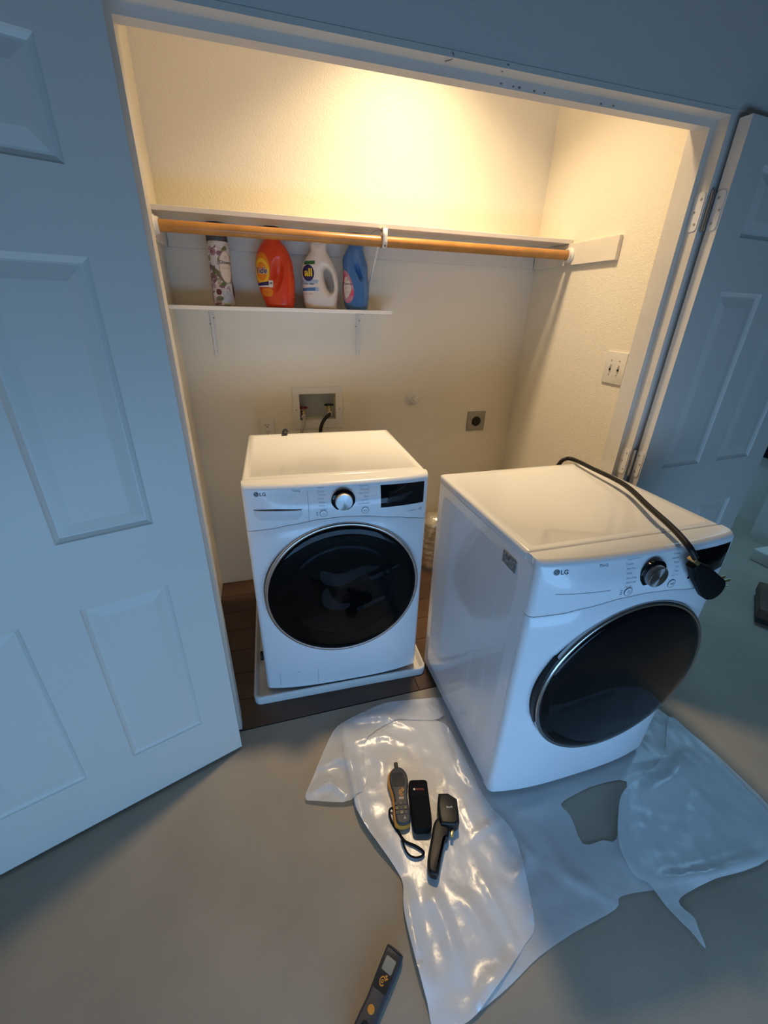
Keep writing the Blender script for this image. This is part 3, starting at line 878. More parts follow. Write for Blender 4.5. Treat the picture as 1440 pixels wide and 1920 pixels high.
ls = thing('wall_shelf', 'short white shelf carrying the four detergent bottles', 'shelf', (0, 0, 1.540))
obj('board', B(XL+0.001, 0.951, 0.9115, DP-0.001, 0.0, 0.016, bev=0.0015), M['shelf_white'], ls)
for x in (0.118, 0.826):
    b = obj('bracket', B(x-0.010, x+0.010, DP-0.005, DP-0.001, -0.205, -0.0005, bev=0.0015, seg=1), M['white_metal'], ls)
    bm = B(x-0.009, x+0.009, 0.935, DP-0.001, -0.0045, -0.0005); obj('shelf_arm', bm, M['white_metal'], b)
    bm = bmesh.new()
    cols = [[(x+dx, DP-0.006-0.011*math.sin(PI*min(1, 1.15*t)), -0.195+0.19*t) for dx in (-0.005, -0.003, 0.003, 0.005)] for t in np.linspace(0, 1, 12)]
    obj('rib', strip_mesh(cols), M['white_metal'], b, smooth=True)
    for sx, sz in ((0.006, -0.035), (-0.006, -0.062), (0.002, -0.185)):
        obj('screw', lathe([(0.0038, 0), (0.003, 0.002), (0, 0.002)], 10, 'Y'), M['plate_grey'], b, loc=(x+sx*1.6, DP-0.0055, sz))

# ------------------------------------------------------------------ wall fittings
sb = thing('water_supply_box', 'recessed washer supply box with two valves above the washing machine', 'utility box', (0.6, DP, 1.06))
bm = bmesh.new()
X0, X1, Z0, Z1 = 0.468-0.6, 0.738-0.6, 0.952-1.06, 1.176-1.06
h0, h1, k0, k1 = HX0-0.6, HX1-0.6, HZ0-1.06, HZ1-1.06
for a in ((X0, h0, Z0, Z1), (h1, X1, Z0, Z1), (h0, h1, Z0, k0), (h0, h1, k1, Z1)):
    box(bm, a[0], a[1], -0.005, -0.0005, a[2], a[3])
obj('face_frame', bm, M['plate_white'], sb)
bm = bmesh.new()
o_ = [(h0, k0), (h1, k0), (h1, k1), (h0, k1)]
fr = [bm.verts.new((a, -0.004, b)) for a, b in o_]; bk = [bm.verts.new((a, 0.075, b)) for a, b in o_]
for i in range(4): bm.faces.new((fr[i], fr[(i+1) % 4], bk[(i+1) % 4], bk[i]))
bm.faces.new(bk)
o = obj('inner_tray', bm, M['box_in'], sb)
for x in (X0+0.016, X1-0.016):
    obj('screw', lathe([(0.004, 0), (0.003, 0.0015), (0, 0.0015)], 10, 'Y'), M['plate_grey'], sb, loc=(x, -0.005, -0.005))
for (x, mk, zz) in ((0.523-0.6, 'red', 0.0), (0.668-0.6, 'green', 0.012)):
    v = bpy.data.objects.new('valve', None); link(v, sb); v.empty_display_size = .01; v.location = (x, 0.025, -0.030+zz)
    obj('valve_body', lathe([(0, -0.03), (0.010, -0.03), (0.010, 0.005), (0.013, 0.006), (0.013, 0.014), (0.006, 0.016), (0.006, 0.028), (0, 0.028)], 16), M['brass'], v, smooth='auto')
    obj('spout', lathe([(0, -0.005), (0.010, -0.005), (0.010, 0.020), (0.0125, 0.021), (0.0125, 0.030), (0, 0.030)], 14, 'Y'), M['white_metal'], v, loc=(0, 0, -0.012), smooth='auto')
    hb = bmesh.new(); ns = 24
    prof = [((0.024+0.0025*math.cos(6*2*PI*k/ns))*math.cos(2*PI*k/ns), (0.016+0.0025*math.cos(6*2*PI*k/ns))*math.sin(2*PI*k/ns)) for k in range(ns)]
    prism(prof, 0.026, 0.036, hb, bev=0.002); obj('handle', hb, M[mk], v, smooth='auto')
hp = [(0.523, DP-0.012, 1.018), (0.521, DP-0.035, 1.008), (0.512, DP-0.045, 0.975), (0.500, DP-0.05, 0.93), (0.495, DP-0.07, 0.80), (0.50, DP-0.09, 0.65)]
tag(obj('water_hose', tube(catmull(hp, 8), 0.0095, 10), M['hose'], smooth=True), 'grey water hose running down from the red valve', 'hose', None)
hp = [(0.664, DP-0.012, 1.030), (0.655, DP-0.04, 1.030), (0.632, DP-0.052, 1.015), (0.610, DP-0.06, 0.980), (0.600, DP-0.065, 0.93), (0.597, DP-0.07, 0.80), (0.60, DP-0.09, 0.65)]
tag(obj('water_hose', tube(catmull(hp, 8), 0.0095, 10), M['rubber'], smooth=True), 'black water hose curving down from the dark green valve', 'hose', None)

wo = thing('wall_outlet', 'white duplex wall outlet just above the washing machine', 'outlet', (0.323, DP, 0.96))
obj('cover_plate', prism(rrect(-0.037, 0.037, -0.056, 0.056, 0.004), 0.0005, 0.006, bev=0.002, mapf=lambda a, b, c: (a, -c, b)), M['plate_white'], wo, smooth='auto')
for z in (0.019, -0.019):
    s_ = obj('socket_face', prism(rrect(-0.017, 0.017, z-0.014, z+0.014, 0.010), 0.006, 0.0075, mapf=lambda a, b, c: (a, -c, b)), M['plate_white'], wo, smooth='auto')
    for x, h in ((-0.0065, 0.009), (0.0065, 0.008)): obj('slot', B(x-0.0013, x+0.0013, -0.0082, -0.0074, z+0.001-h/2+0.003, z+0.001+h/2+0.003), M['slot'], s_)
    obj('slot', lathe([(0.0028, 0.0074), (0.0028, 0.0082), (0, 0.0082)], 12, 'Y'), M['slot'], s_, loc=(0, 0, z-0.007))
gp = thing('pipe_plug', 'round capped gas pipe stub with a square plug on the back wall', 'pipe cap', (1.158, DP, 1.105))
obj('pipe_collar', lathe([(0.044, 0.0005), (0.043, 0.005), (0.034, 0.012), (0.030, 0.026), (0.027, 0.030), (0, 0.030)], 32, 'Y'), M['plate_white'], gp, smooth='auto')
sq = B(-0.013, 0.013, -0.052, -0.030, -0.013, 0.013, bev=0.003); obj('square_plug', sq, M['plate_white'], gp, rot=(0, math.radians(38), 0))
do = thing('dryer_outlet', 'square grey steel dryer outlet with a round black socket', 'outlet', (1.583, DP, 0.949))
obj('cover_plate', prism(rrect(-0.06, 0.06, -0.06, 0.06, 0.005), 0.0005, 0.007, bev=0.002, mapf=lambda a, b, c: (a, -c, b)), M['plate_grey'], do, smooth='auto')
s_ = obj('socket_face', lathe([(0.029, 0.006), (0.029, 0.012), (0.027, 0.013), (0, 0.013)], 36, 'Y'), M['black'], do, smooth='auto')
for a in (90, 210, 330):
    obj('slot', B(-0.0018, 0.0018, -0.0138, -0.0128, -0.007, 0.007), M['slot'], s_, loc=(0.013*math.cos(math.radians(a)), 0, 0.013*math.sin(math.radians(a))), rot=(0, math.radians(90-a if a != 90 else 0), 0))
sw = thing('light_switch', 'white double toggle light switch on the right closet wall', 'switch', (XR, 0.365, 1.355))
obj('cover_plate', prism(rrect(-0.059, 0.059, -0.067, 0.067, 0.004), 0.0005, 0.007, bev=0.002, mapf=lambda a, b, c: (-c, a, b)), M['plate_white'], sw, smooth='auto')
for y, s in ((-0.023, 1), (0.023, 1)):
    obj('toggle', B(-0.018, -0.006, y-0.004, y+0.004, -0.003, 0.010, bev=0.0015), M['plate_white'], sw)
    obj('slot', B(-0.0076, -0.0068, y-0.005, y+0.005, -0.012, 0.012), M['slot'], sw)
    for z in (-0.03, 0.03): obj('screw', lathe([(0.003, -0.007), (0.003, -0.0078), (0, -0.008)], 10, 'X'), M['plate_grey'], sw, loc=(0, y, z))

# grey clip lying on the washer's back edge
gc = thing('pipe_clip', 'small dark grey clip lying on the back edge of the washing machine', 'clip', (0.395, 0.80, 1.0095), 0.2)
obj('clip_body', B(-0.014, 0.014, -0.007, 0.007, 0.0, 0.006, bev=0.002), M['slate'], gc)
obj('clip_tab', tube(catmull([(-0.006, 0, 0.005), (-0.002, 0.002, 0.018), (0.008, 0, 0.024), (0.014, -0.002, 0.012)], 5), 0.0055, 8), M['slate'], gc, smooth=True)

# wrapped duct standing behind, between washer and dryer
du = thing('foil_duct', 'shiny plastic-wrapped duct standing against the back wall between the machines', 'duct', (1.31, 0.985, 0.0))
bm = bmesh.new()
V = []
for j in range(34):
    z = 0.03+0.36*j/33
    ring = []
    for i in range(36):
        a = 2*PI*i/36; r = 0.085+0.0010*math.sin(z*150)+0.010*noise.noise((math.cos(a)*3, math.sin(a)*3, z*9))
        r *= 1-0.45*max(0, (z-0.33)/0.06)**2
        ring.append(bm.verts.new((r*math.cos(a), r*math.sin(a), z)))
    V.append(ring)
for a, b in zip(V, V[1:]):
    for i in range(36): bm.faces.new((a[i], a[(i+1) % 36], b[(i+1) % 36], b[i]))
bm.faces.new(V[-1])
obj('wrapped_roll', bm, M['foil'], du, smooth=True)
obj('end_collar', lathe([(0.075, 0.0), (0.075, 0.03), (0.080, 0.035)], 36), M['plate_grey'], du, smooth='auto')

# ------------------------------------------------------------------ detergent bottles on the short shelf
SHZ = 1.5562
class Jug:
    """blow-moulded bottle: front silhouette (x, z) pillowed to a depth T; base and neck stay open-ended under cap and shelf"""
    def __init__(s, name, label, loc, rz, side, holes, T, R, dents, m, neck_z, neck_k=0.62):
        s.root = thing(name, label, 'bottle', loc, rz, 'detergent bottles on the short shelf')
        s.line = [(p[0], p[1]) for p in catmull([(a, b, 0) for a, b in side], 6)]
        s.holes = holes; s.T = T; s.R = R; s.dents = dents; s.nz = neck_z; s.nk = neck_k
        V, F, ol, hs = cdt2d(s.line, holes, 0.0055)
        t = s.th(V)
        bm = bmesh.new()
        edge = t < 1e-5
        fv = [bm.verts.new((x, -q, z)) for (x, z), q in zip(V, t)]
        bv = [fv[i] if edge[i] else bm.verts.new((V[i][0], t[i], V[i][1])) for i in range(len(V))]
        for f in F:
            for vs in (fv, bv):
                try: bm.faces.new([vs[i] for i in f])
                except ValueError: pass
        # flat base
        base = [i for i in range(len(V)) if V[i][1] < 1e-4]
        base.sort(key=lambda i: V[i][0])
        for a, b in zip(base, base[1:]):
            q = [fv[a], fv[b], bv[b], bv[a]]; q = [v for k, v in enumerate(q) if v not in q[:k]]
            if len(q) > 2:
                try: bm.faces.new(q)
                except ValueError: pass
        for v in [v for v in bm.verts if not v.link_faces]: bm.verts.remove(v)
        s.body = obj('body', bm, m, s.root, smooth=True)
    def th(s, P):
        P = np.asarray(P, float)
        d, _ = pdist(P, s.line)
        for h in s.holes:
            d2, _ = pdist(P, h, True); d = np.minimum(d, d2*1.3)
        q = np.clip(d/s.R, 0, 1); z = P[:, 1]
        k = 1-(1-s.nk)*np.clip((z-(s.nz-0.09))/0.09, 0, 1)
        k *= 1-0.22*np.clip(1-z/0.012, 0, 1)**2
        t = s.T*k*np.sqrt(1-(1-q)**2)
        for cx, cz, rx, rz, ti, dep in s.dents:
            c, n = math.cos(ti), math.sin(ti); X = P[:, 0]-cx; Z = z-cz
            e = ((X*c+Z*n)/rx)**2+((-X*n+Z*c)/rz)**2
            t = t-dep*np.clip(1-e, 0, 1)**1.5*(q > 0.05)
        t[d < 1e-6] = 0
        return np.maximum(t, 0)
    def f(s, eps):
        return lambda x, z: (x, -float(s.th([(x, z)])[0])-eps, z)
    def decal(s, name, poly, m, eps):
        bm = cdt_mesh(poly, [], 0.006, lambda P: s.th(P)+eps, lambda x, z, h: (x, -h, z))
        return obj(name, bm, m, s.root, smooth=True)
    def text(s, name, body, w, cx, cz, m, eps, **k):
        bm = bmesh.new(); text_bm(bm, body, w, cx, cz, s.f(eps), **k)
        return obj(name, bm, m, s.root)
    def cap(s, r, z0, h, m):
        n = 40; bm = bmesh.new()
        prof = []
        for k in range(n):
            a = 2*PI*k/n; rr = r+(0.0008 if k % 2 else 0); prof.append((rr*math.cos(a), rr*math.sin(a)))
        prism(prof, z0, z0+h, bm, bev=0.003)
        return obj('cap', bm, m, s.root, smooth='auto')

# orange-red jug
J = Jug('detergent_bottle', 'orange-red detergent jug with a yellow bullseye label', (0.418, 1.002, SHZ), math.radians(-24),
        [(-0.046, 0.0), (-0.058, 0.03), (-0.078, 0.09), (-0.084, 0.15), (-0.074, 0.21), (-0.052, 0.25), (-0.036, 0.268), (-0.036, 0.290),
         (0.036, 0.290), (0.038, 0.262), (0.062, 0.235), (0.082, 0.19), (0.090, 0.12), (0.088, 0.05), (0.080, 0.0)], [], 0.050, 0.055,
        [(0.030, 0.135, 0.030, 0.082, math.radians(-12), 0.030)], M['tide'], 0.28)
J.cap(0.034, 0.287, 0.024, M['maroon'])
J.decal('label_panel', ellipse(-0.040, 0.150, 0.040, 0.066, 28), M['l_orange'], 0.0006)
J.decal('label_ring', ellipse(-0.040, 0.143, 0.036, 0.050, 28), M['l_yellow'], 0.0010)
J.decal('label_ring', ellipse(-0.040, 0.143, 0.026, 0.036, 28), M['l_orange'], 0.0014)
J.text('label_outline', 'Tide', 0.062, -0.042, 0.146, M['l_white'], 0.0017, bold=0.055, shear=0.25)
J.text('label_lettering', 'Tide', 0.056, -0.042, 0.146, M['l_navy'], 0.0022, bold=0.02, shear=0.25)
J.decal('label_band', [(-0.070, 0.084), (-0.008, 0.088), (-0.008, 0.104), (-0.070, 0.096)], M['l_navy'], 0.0014)
J.decal('label_band', [(-0.068, 0.081), (-0.008, 0.082), (-0.008, 0.089), (-0.068, 0.086)], M['l_white'], 0.0016)
J.decal('label_box', rrect(-0.010, 0.006, 0.080, 0.108, 0.002, 2), M['l_white'], 0.0018)
J.text('label_number', '68', 0.011, -0.002, 0.097, M['l_navy'], 0.0024, bold=0.02)
J.decal('label_pill', rrect(-0.050, 0.006, 0.044, 0.077, 0.014, 4), M['l_orange'], 0.0010)
J.text('label_small_print', 'Original', 0.034, -0.023, 0.062, M['tide'], 0.0015)

# milky white jug with a through handle
hole = ellipse(0.043, 0.118, 0.019, 0.048, 24, math.radians(14))
J = Jug('detergent_bottle', 'milky white detergent jug with an open handle and a dark blue oval logo', (0.621, 1.002, SHZ), math.radians(-14),
        [(-0.066, 0.0), (-0.076, 0.02), (-0.082, 0.08), (-0.083, 0.14), (-0.078, 0.175), (-0.055, 0.212), (-0.037, 0.235), (-0.034, 0.268),
         (0.034, 0.268), (0.036, 0.235), (0.058, 0.200), (0.080, 0.155), (0.086, 0.10), (0.080, 0.04), (0.074, 0.0)], [hole], 0.050, 0.045, [], M['allw'], 0.262)
J.cap(0.032, 0.262, 0.022, M['allw'])
J.decal('label_band', [(-0.066, 0.178), (-0.014, 0.180), (-0.014, 0.194), (-0.062, 0.192)], M['l_green'], 0.0008)
J.decal('label_band', [(-0.078, 0.098), (-0.006, 0.104), (0.000, 0.118), (-0.078, 0.122)], M['l_paleblue'], 0.0006)
J.decal('logo_oval', ellipse(-0.046, 0.145, 0.027, 0.033, 28), M['l_navy'], 0.0010)
J.text('label_lettering', 'all', 0.036, -0.046, 0.147, M['l_lime'], 0.0016, bold=0.03)
J.text('label_small_print', 'free clear', 0.045, -0.042, 0.102, M['l_navy'], 0.0012, bold=0.008)
J.decal('label_band', [(-0.076, 0.072), (-0.012, 0.074), (-0.012, 0.088), (-0.076, 0.084)], M['l_blue'], 0.0008)
J.decal('label_dot', ellipse(-0.008, 0.081, 0.009, 0.009, 18), M['l_paleblue'], 0.0012)
J.text('label_small_print', 'stain lifters', 0.040, -0.046, 0.062, M['l_tan'], 0.0010)

# blue softener bottle
hole = ellipse(0.020, 0.158, 0.0075, 0.042, 20, math.radians(20))
J = Jug('detergent_bottle', 'blue fabric softener bottle with a pink teardrop label', (0.792, 1.000, SHZ), math.radians(-20),
        [(-0.046, 0.0), (-0.056, 0.025), (-0.064, 0.08), (-0.060, 0.14), (-0.061, 0.185), (-0.060, 0.215), (-0.045, 0.245), (-0.034, 0.262), (-0.033, 0.280),
         (0.033, 0.280), (0.034, 0.255), (0.044, 0.222), (0.056, 0.185), (0.058, 0.14), (0.064, 0.09), (0.062, 0.03), (0.055, 0.0)], [], 0.042, 0.045,
        [(0.018, 0.160, 0.013, 0.052, math.radians(20), 0.034)], M['blue'], 0.275)
J.cap(0.031, 0.276, 0.026, M['pinkcap'])
tear = [(p[0], p[1]) for p in catmull([(-0.050, 0.165, 0), (-0.030, 0.150, 0), (-0.012, 0.115, 0), (-0.002, 0.075, 0), (-0.012, 0.040, 0), (-0.036, 0.028, 0), (-0.056, 0.050, 0), (-0.060, 0.10, 0), (-0.056, 0.145, 0)], 5, True)]
J.decal('label_teardrop', tear, M['l_pink'], 0.0008)
tear2 = [(p[0], p[1]) for p in catmull([(-0.040, 0.140, 0), (-0.022, 0.115, 0), (-0.016, 0.085, 0), (-0.030, 0.055, 0), (-0.045, 0.052, 0), (-0.052, 0.085, 0), (-0.050, 0.12, 0)], 5, True)]
J.decal('label_centre', tear2, M['l_cream'], 0.0012)
J.text('label_lettering', 'Downy', 0.046, -0.034, 0.108, M['l_dark'], 0.0018, bold=0.006)
J.text('label_small_print', 'April Fresh', 0.028, -0.033, 0.091, M['l_tan'], 0.0016)
J.text('label_small_print', 'Ultra', 0.018, -0.034, 0.076, M['l_tan'], 0.0016)
J.text('label_emblem', 'Q', 0.008, -0.034, 0.126, M['l_dark'], 0.0016)

# scent-bead bottle with floral wrap
sb2 = thing('scent_bead_bottle', 'slim floral-print bottle with a dark slate cap', 'bottle', (0.190, 1.000, SHZ), 0, 'detergent bottles on the short shelf')
rp = [(0.0, 0.001), (0.040, 0.001), (0.046, 0.006), (0.0475, 0.03), (0.046, 0.07), (0.0435, 0.11), (0.0435, 0.15), (0.046, 0.19), (0.047, 0.215), (0.045, 0.235), (0.042, 0.246)]
obj('body', lathe(rp, 48), M['floral'], sb2, smooth='auto')
obj('cap', lathe([(0.0425, 0.244), (0.0435, 0.246), (0.0415, 0.30), (0.038, 0.305), (0.0, 0.305)], 48), M['greycap'], sb2, smooth='auto')
def cyl(a0, eps):
    def g(x, z):
        r = 0.045
        for (ra, za), (rb, zb) in zip(rp[1:], rp[2:]):
            if za <= z <= zb: r = ra+(rb-ra)*(z-za)/max(1e-9, zb-za)
        a = -PI/2+math.radians(a0)+x/0.045; r += eps
        return (r*math.cos(a), r*math.sin(a), z)
    return g
g = cyl(34, 0.0008)
obj('label_oval', cdt_mesh(ellipse(0, 0.150, 0.031, 0.062, 28), [], 0.006, lambda P: P[:, 0]*0, lambda x, z, h: g(x, z)), M['l_tan'], sb2, smooth=True)
g1 = cyl(34, 0.0013)
obj('label_centre', cdt_mesh(ellipse(0, 0.150, 0.027, 0.058, 28), [], 0.006, lambda P: P[:, 0]*0, lambda x, z, h: g1(x, z)), M['l_cream'], sb2, smooth=True)
g2 = cyl(34, 0.0019)
bm = bmesh.new(); text_bm(bm, 'Downy', 0.052, 0.001, 0.166, g2, bold=0.022); obj('label_lettering', bm, M['l_dark'], sb2)
bm = bmesh.new(); text_bm(bm, 'INFUSIONS', 0.034, 0.001, 0.146, g2); text_bm(bm, 'Q', 0.009, 0.0, 0.186, g2); obj('label_small_print', bm, M['l_tan'], sb2)
g3 = cyl(15, 0.0010)
obj('label_patch', cdt_mesh(rrect(-0.012, 0.034, 0.008, 0.062, 0.012, 4), [], 0.006, lambda P: P[:, 0]*0, lambda x, z, h: g3(x, z)), M['l_ice'], sb2, smooth=True)
for a, z, rx, rz, mk in ((-20, 0.055, 0.012, 0.012, 'maroon'), (-28, 0.205, 0.013, 0.014, 'l_mauve'), (-34, 0.135, 0.009, 0.018, 'l_leaf'), (-12, 0.125, 0.008, 0.012, 'l_leaf'), (-18, 0.030, 0.015, 0.010, 'l_leaf'), (5, 0.200, 0.012, 0.010, 'l_mauve'), (70, 0.06, 0.008, 0.03, 'maroon'), (-12, 0.09, 0.009, 0.008, 'l_tan')):
    gg = cyl(a, 0.0009)
    obj('flower', cdt_mesh(ellipse(0, z, rx, rz, 12), [], 0.006, lambda P: P[:, 0]*0, lambda x, zz, h: gg(x, zz)), M[mk], sb2, smooth=True)

# ------------------------------------------------------------------ plastic sheeting on the floor
RIDGES = [([(0.633, -0.638), (0.643, -0.755), (0.645, -0.862)], 0.020, 0.012), ([(0.795, -0.581), (0.804, -0.752), (0.817, -0.849)], 0.010, 0.010),
 ([(0.49, -0.082), (0.481, -0.32), (0.484, -0.429), (0.511, -0.502), (0.549, -0.58)], 0.016, 0.026), ([(0.499, -0.145), (0.641, -0.148), (0.714, -0.204)], 0.012, 0.010),
 ([(0.807, -0.309), (0.807, -0.371), (0.787, -0.41)], 0.014, 0.012), ([(0.837, -0.433), (0.836, -0.508), (0.831, -0.557)], 0.008, 0.008),
 ([(0.511, -0.037), (0.666, -0.066), (0.779, -0.149)], 0.015, 0.010), ([(0.802, -0.58), (0.854, -0.562), (0.928, -0.556)], 0.008, 0.009),
 ([(0.373, -0.21), (0.456, -0.201), (0.488, -0.242)], 0.014, 0.014), ([(0.322, -0.295), (0.401, -0.279), (0.455, -0.351)], 0.012, 0.012),
 ([(0.566, -0.633), (0.549, -0.751), (0.544, -0.862)], 0.016, 0.026), ([(0.635, -0.916), (0.727, -0.886), (0.803, -0.867)], 0.022, 0.012),
 ([(0.956, -0.594), (0.972, -0.662), (0.9, -0.714)], 0.018, 0.014), ([(1.42, -0.58), (1.323, -0.663), (1.256, -0.756), (1.255, -0.807)], 0.016, 0.014),
 ([(1.33, -0.835), (1.487, -0.865), (1.729, -0.874)], 0.016, 0.014), ([(0.905, -0.305), (0.90, -0.126), (0.87, -0.057)], 0.010, 0.012), ([(1.059, -0.623), (1.051, -0.742), (1.162, -0.841)], 0.020, 0.012),
 ([(0.57, -0.20), (0.60, -0.26), (0.58, -0.33)], 0.012, 0.008), ([(0.90, -0.20), (0.885, -0.36), (0.91, -0.46)], 0.010, 0.010), ([(0.70, -0.68), (0.74, -0.76), (0.75, -0.84)], 0.02, 0.007),
 ([(1.50, -0.62), (1.62, -0.60), (1.78, -0.55)], 0.03, 0.012), ([(0.98, -0.52), (1.05, -0.55), (1.15, -0.53)], 0.015, 0.008)]
FEET = [(0.60, 0.82, -0.66, -0.30)]
def sheet_h(base, amp=1.0, seed=0):
    def g(P):
        P = np.asarray(P)
        h = np.full(len(P), base)
        for line, w, a in RIDGES:
            d, t = pdist(P, line); e = np.sin(PI*np.clip(t*0.8+0.1, 0, 1))
            h += amp*a*0.9*e*np.exp(-(d/w)**2)
        h += amp*np.array([0.0045*(noise.noise((x*9, y*9, seed))+0.6)+0.0022*noise.noise((x*27, y*27, seed+2)) for x, y in P])
        # pressed flat under the dryer and under the tools
        dx = np.maximum(np.maximum(0.932-P[:, 0], P[:, 0]-1.63), 0); dy = np.maximum(np.maximum(-0.515-P[:, 1], P[:, 1]-0.19), 0)
        k = np.clip(np.hypot(dx, dy)/0.03, 0, 1); k = k*k*(3-2*k)
        dx = np.maximum(np.maximum(0.60-P[:, 0], P[:, 0]-0.80), 0); dy = np.maximum(np.maximum(-0.64-P[:, 1], P[:, 1]+0.30), 0)
        k2 = 0.25+0.75*np.clip(np.hypot(dx, dy)/0.05, 0, 1)
        h = base*0.5*(1-k)+h*k
        return np.where(k > 0.99, base+(h-base)*k2, np.minimum(h, 0.0028+0.03*k))
    return g
SH = thing('plastic_sheet', 'crumpled translucent plastic sheeting on the floor under the dryer', 'plastic sheet')
def sheet(name, ol, holes, base, m, amp=1.0, seed=0, step=0.0125):
    ol = [(p[0], p[1]) for p in catmull([(a, b, 0) for a, b in ol], 4, True)]
    holes = [[(p[0], p[1]) for p in catmull([(a, b, 0) for a, b in h], 3, True)] for h in holes]
    return obj(name, cdt_mesh(ol, holes, step, sheet_h(base, amp, seed), lambda x, y, h: (x, y, h)), m, SH, smooth=True)
SA = [(0.96, -0.03), (0.826, -0.023), (0.684, -0.02), (0.56, -0.05), (0.51, -0.10), (0.484, -0.25), (0.468, -0.36), (0.481, -0.417), (0.508, -0.49), (0.553, -0.578), (0.564, -0.623), (0.546, -0.689),
      (0.543, -0.758), (0.545, -0.832), (0.547, -0.88), (0.552, -0.918), (0.63, -0.924), (0.747, -0.905), (0.863, -0.877), (0.986, -0.862), (1.142, -0.852), (1.182, -0.832), (1.323, -0.852), (1.461, -0.87),
      (1.717, -0.884), (1.88, -0.80), (1.90, -0.644), (1.89, -0.485), (1.86, -0.374), (1.78, -0.22), (1.4, -0.12)]
HOLE = [(1.174, -0.563), (1.238, -0.549), (1.351, -0.541), (1.465, -0.561), (1.357, -0.636), (1.279, -0.707), (1.236, -0.695), (1.165, -0.686), (1.181, -0.604)]
sheet('film_layer', SA, [HOLE], 0.002, M['film1'], 0.7, 1)
SB = [(0.485, -0.086), (0.622, -0.054), (0.841, -0.114), (0.914, -0.223), (0.922, -0.461), (0.956, -0.594), (0.931, -0.708), (0.889, -0.818), (0.841, -0.845), (0.783, -0.872), (0.711, -0.901), (0.63, -0.928),
      (0.545, -0.921), (0.541, -0.871), (0.538, -0.781), (0.542, -0.69), (0.56, -0.625), (0.546, -0.579), (0.504, -0.492), (0.474, -0.409), (0.472, -0.318)]
sheet('folded_layer', SB, [], 0.007, M['film2'], 1.0, 4)
SCg = [(0.928, -0.05), (0.826, -0.023), (0.684, -0.005), (0.533, -0.04), (0.446, -0.08), (0.349, -0.232), (0.308, -0.302), (0.337, -0.325), (0.462, -0.36), (0.53, -0.30), (0.56, -0.16), (0.70, -0.10), (0.90, -0.14)]
sheet('bag_corner', SCg, [], 0.012, M['film1'], 1.3, 9)
SD = [(1.433, -0.584), (1.337, -0.65), (1.28, -0.709), (1.256, -0.756), (1.257, -0.804), (1.280, -0.825), (1.286, -0.847), (1.29, -0.889), (1.300, -0.925), (1.308, -0.950), (1.316, -0.990), (1.336, -0.950), (1.345, -0.930), (1.335, -0.890),
      (1.404, -0.880), (1.49, -0.88), (1.71, -0.887), (1.85, -0.81), (1.874, -0.645), (1.878, -0.486), (1.858, -0.39), (1.665, -0.53)]
sheet('torn_flap', SD, [], 0.006, M['film1'], 1.0, 14)

# ------------------------------------------------------------------ tools
def frame2(o, a):
    """local (x across, y along axis) -> rotation so +y local points along a"""
    return math.atan2(-a[0], a[1])
def smooth_ol(pts, n=5): return [(p[0], p[1]) for p in catmull([(a, b, 0) for a, b in pts], n, True)]
def emblem(bm, cx, cy, s, z):
    for k, (r0, r1, a0, a1) in enumerate(((0.6, 0.85, 20, 330), (0.15, 0.35, 0, 360))):
        for i in range(14):
            p, q = math.radians(a0+(a1-a0)*i/14), math.radians(a0+(a1-a0)*(i+1)/14)
            bm.faces.new([bm.verts.new((cx+s*r*math.cos(t), cy+s*1.3*r*math.sin(t), z)) for r, t in ((r0, p), (r1, p), (r1, q), (r0, q))])
    for dx, dy in ((0.9, 0.9), (0.5, 1.35)):
        bm.faces.new([bm.verts.new((cx+s*(dx+x), cy+s*(dy+y), z)) for x, y in ((-.35, -.2), (.1, -.3), (.35, .25), (-.1, .3))])

mt = thing('moisture_meter', 'slate grey handheld meter with an orange edge and wrist strap on the plastic', 'meter', (0.606, -0.490, 0.012), math.atan2(-0.040, 0.200))
OL = smooth_ol([(-0.024, 0.004), (-0.028, 0.03), (-0.026, 0.07), (-0.028, 0.10), (-0.036, 0.135), (-0.034, 0.165), (-0.018, 0.187), (0.0, 0.192), (0.018, 0.187), (0.034, 0.165), (0.036, 0.135), (0.028, 0.10), (0.026, 0.07), (0.028, 0.03), (0.024, 0.004), (0.0, -0.004)], 4)
obj('rubber_edge', prism(OL, 0.0, 0.024, bev=0.004), M['orange'], mt, smooth='auto')
OL2 = [(x*0.90+0.0028, 0.092+(y-0.092)*0.975) for x, y in OL]
obj('shell', prism(OL2, 0.0215, 0.033, bev=0.005, seg=3), M['slate'], mt, smooth='auto')
obj('screen', prism(smooth_ol([(-0.020, 0.122), (-0.022, 0.15), (-0.016, 0.166), (0.016, 0.166), (0.022, 0.15), (0.020, 0.122)], 4), 0.0328, 0.0342), M['dark_screen'], mt)
obj('pin_cap', B(-0.007, 0.007, 0.188, 0.214, 0.010, 0.024, bev=0.003), M['black'], mt)
bm = bmesh.new(); emblem(bm, 0.006, 0.098, 0.010, 0.0336); obj('emblem', bm, M['orange'], mt)
obj('rating_label', B(-0.004, 0.012, 0.076, 0.084, 0.0328, 0.0336), M['l_tan'], mt)
for r_ in range(3):
    for c_ in range(3):
        obj('key', prism(rrect(-0.021+0.0145*c_, -0.0085+0.0145*c_, 0.028+0.0145*r_, 0.040+0.0145*r_, 0.003, 2), 0.0325, 0.0350, bev=0.0008, seg=1), M['dark_screen'] if (r_+c_) % 2 else M['slate'], mt, smooth='auto')
obj('key_mark', prism([(0.004, 0.014), (0.012, 0.014), (0.008, 0.024)], 0.0328, 0.034), M['l_tan'], mt)
Mi = (Matrix.Translation((0.606, -0.490, 0.012)) @ Matrix.Rotation(math.atan2(-0.040, 0.200), 4, 'Z')).inverted()
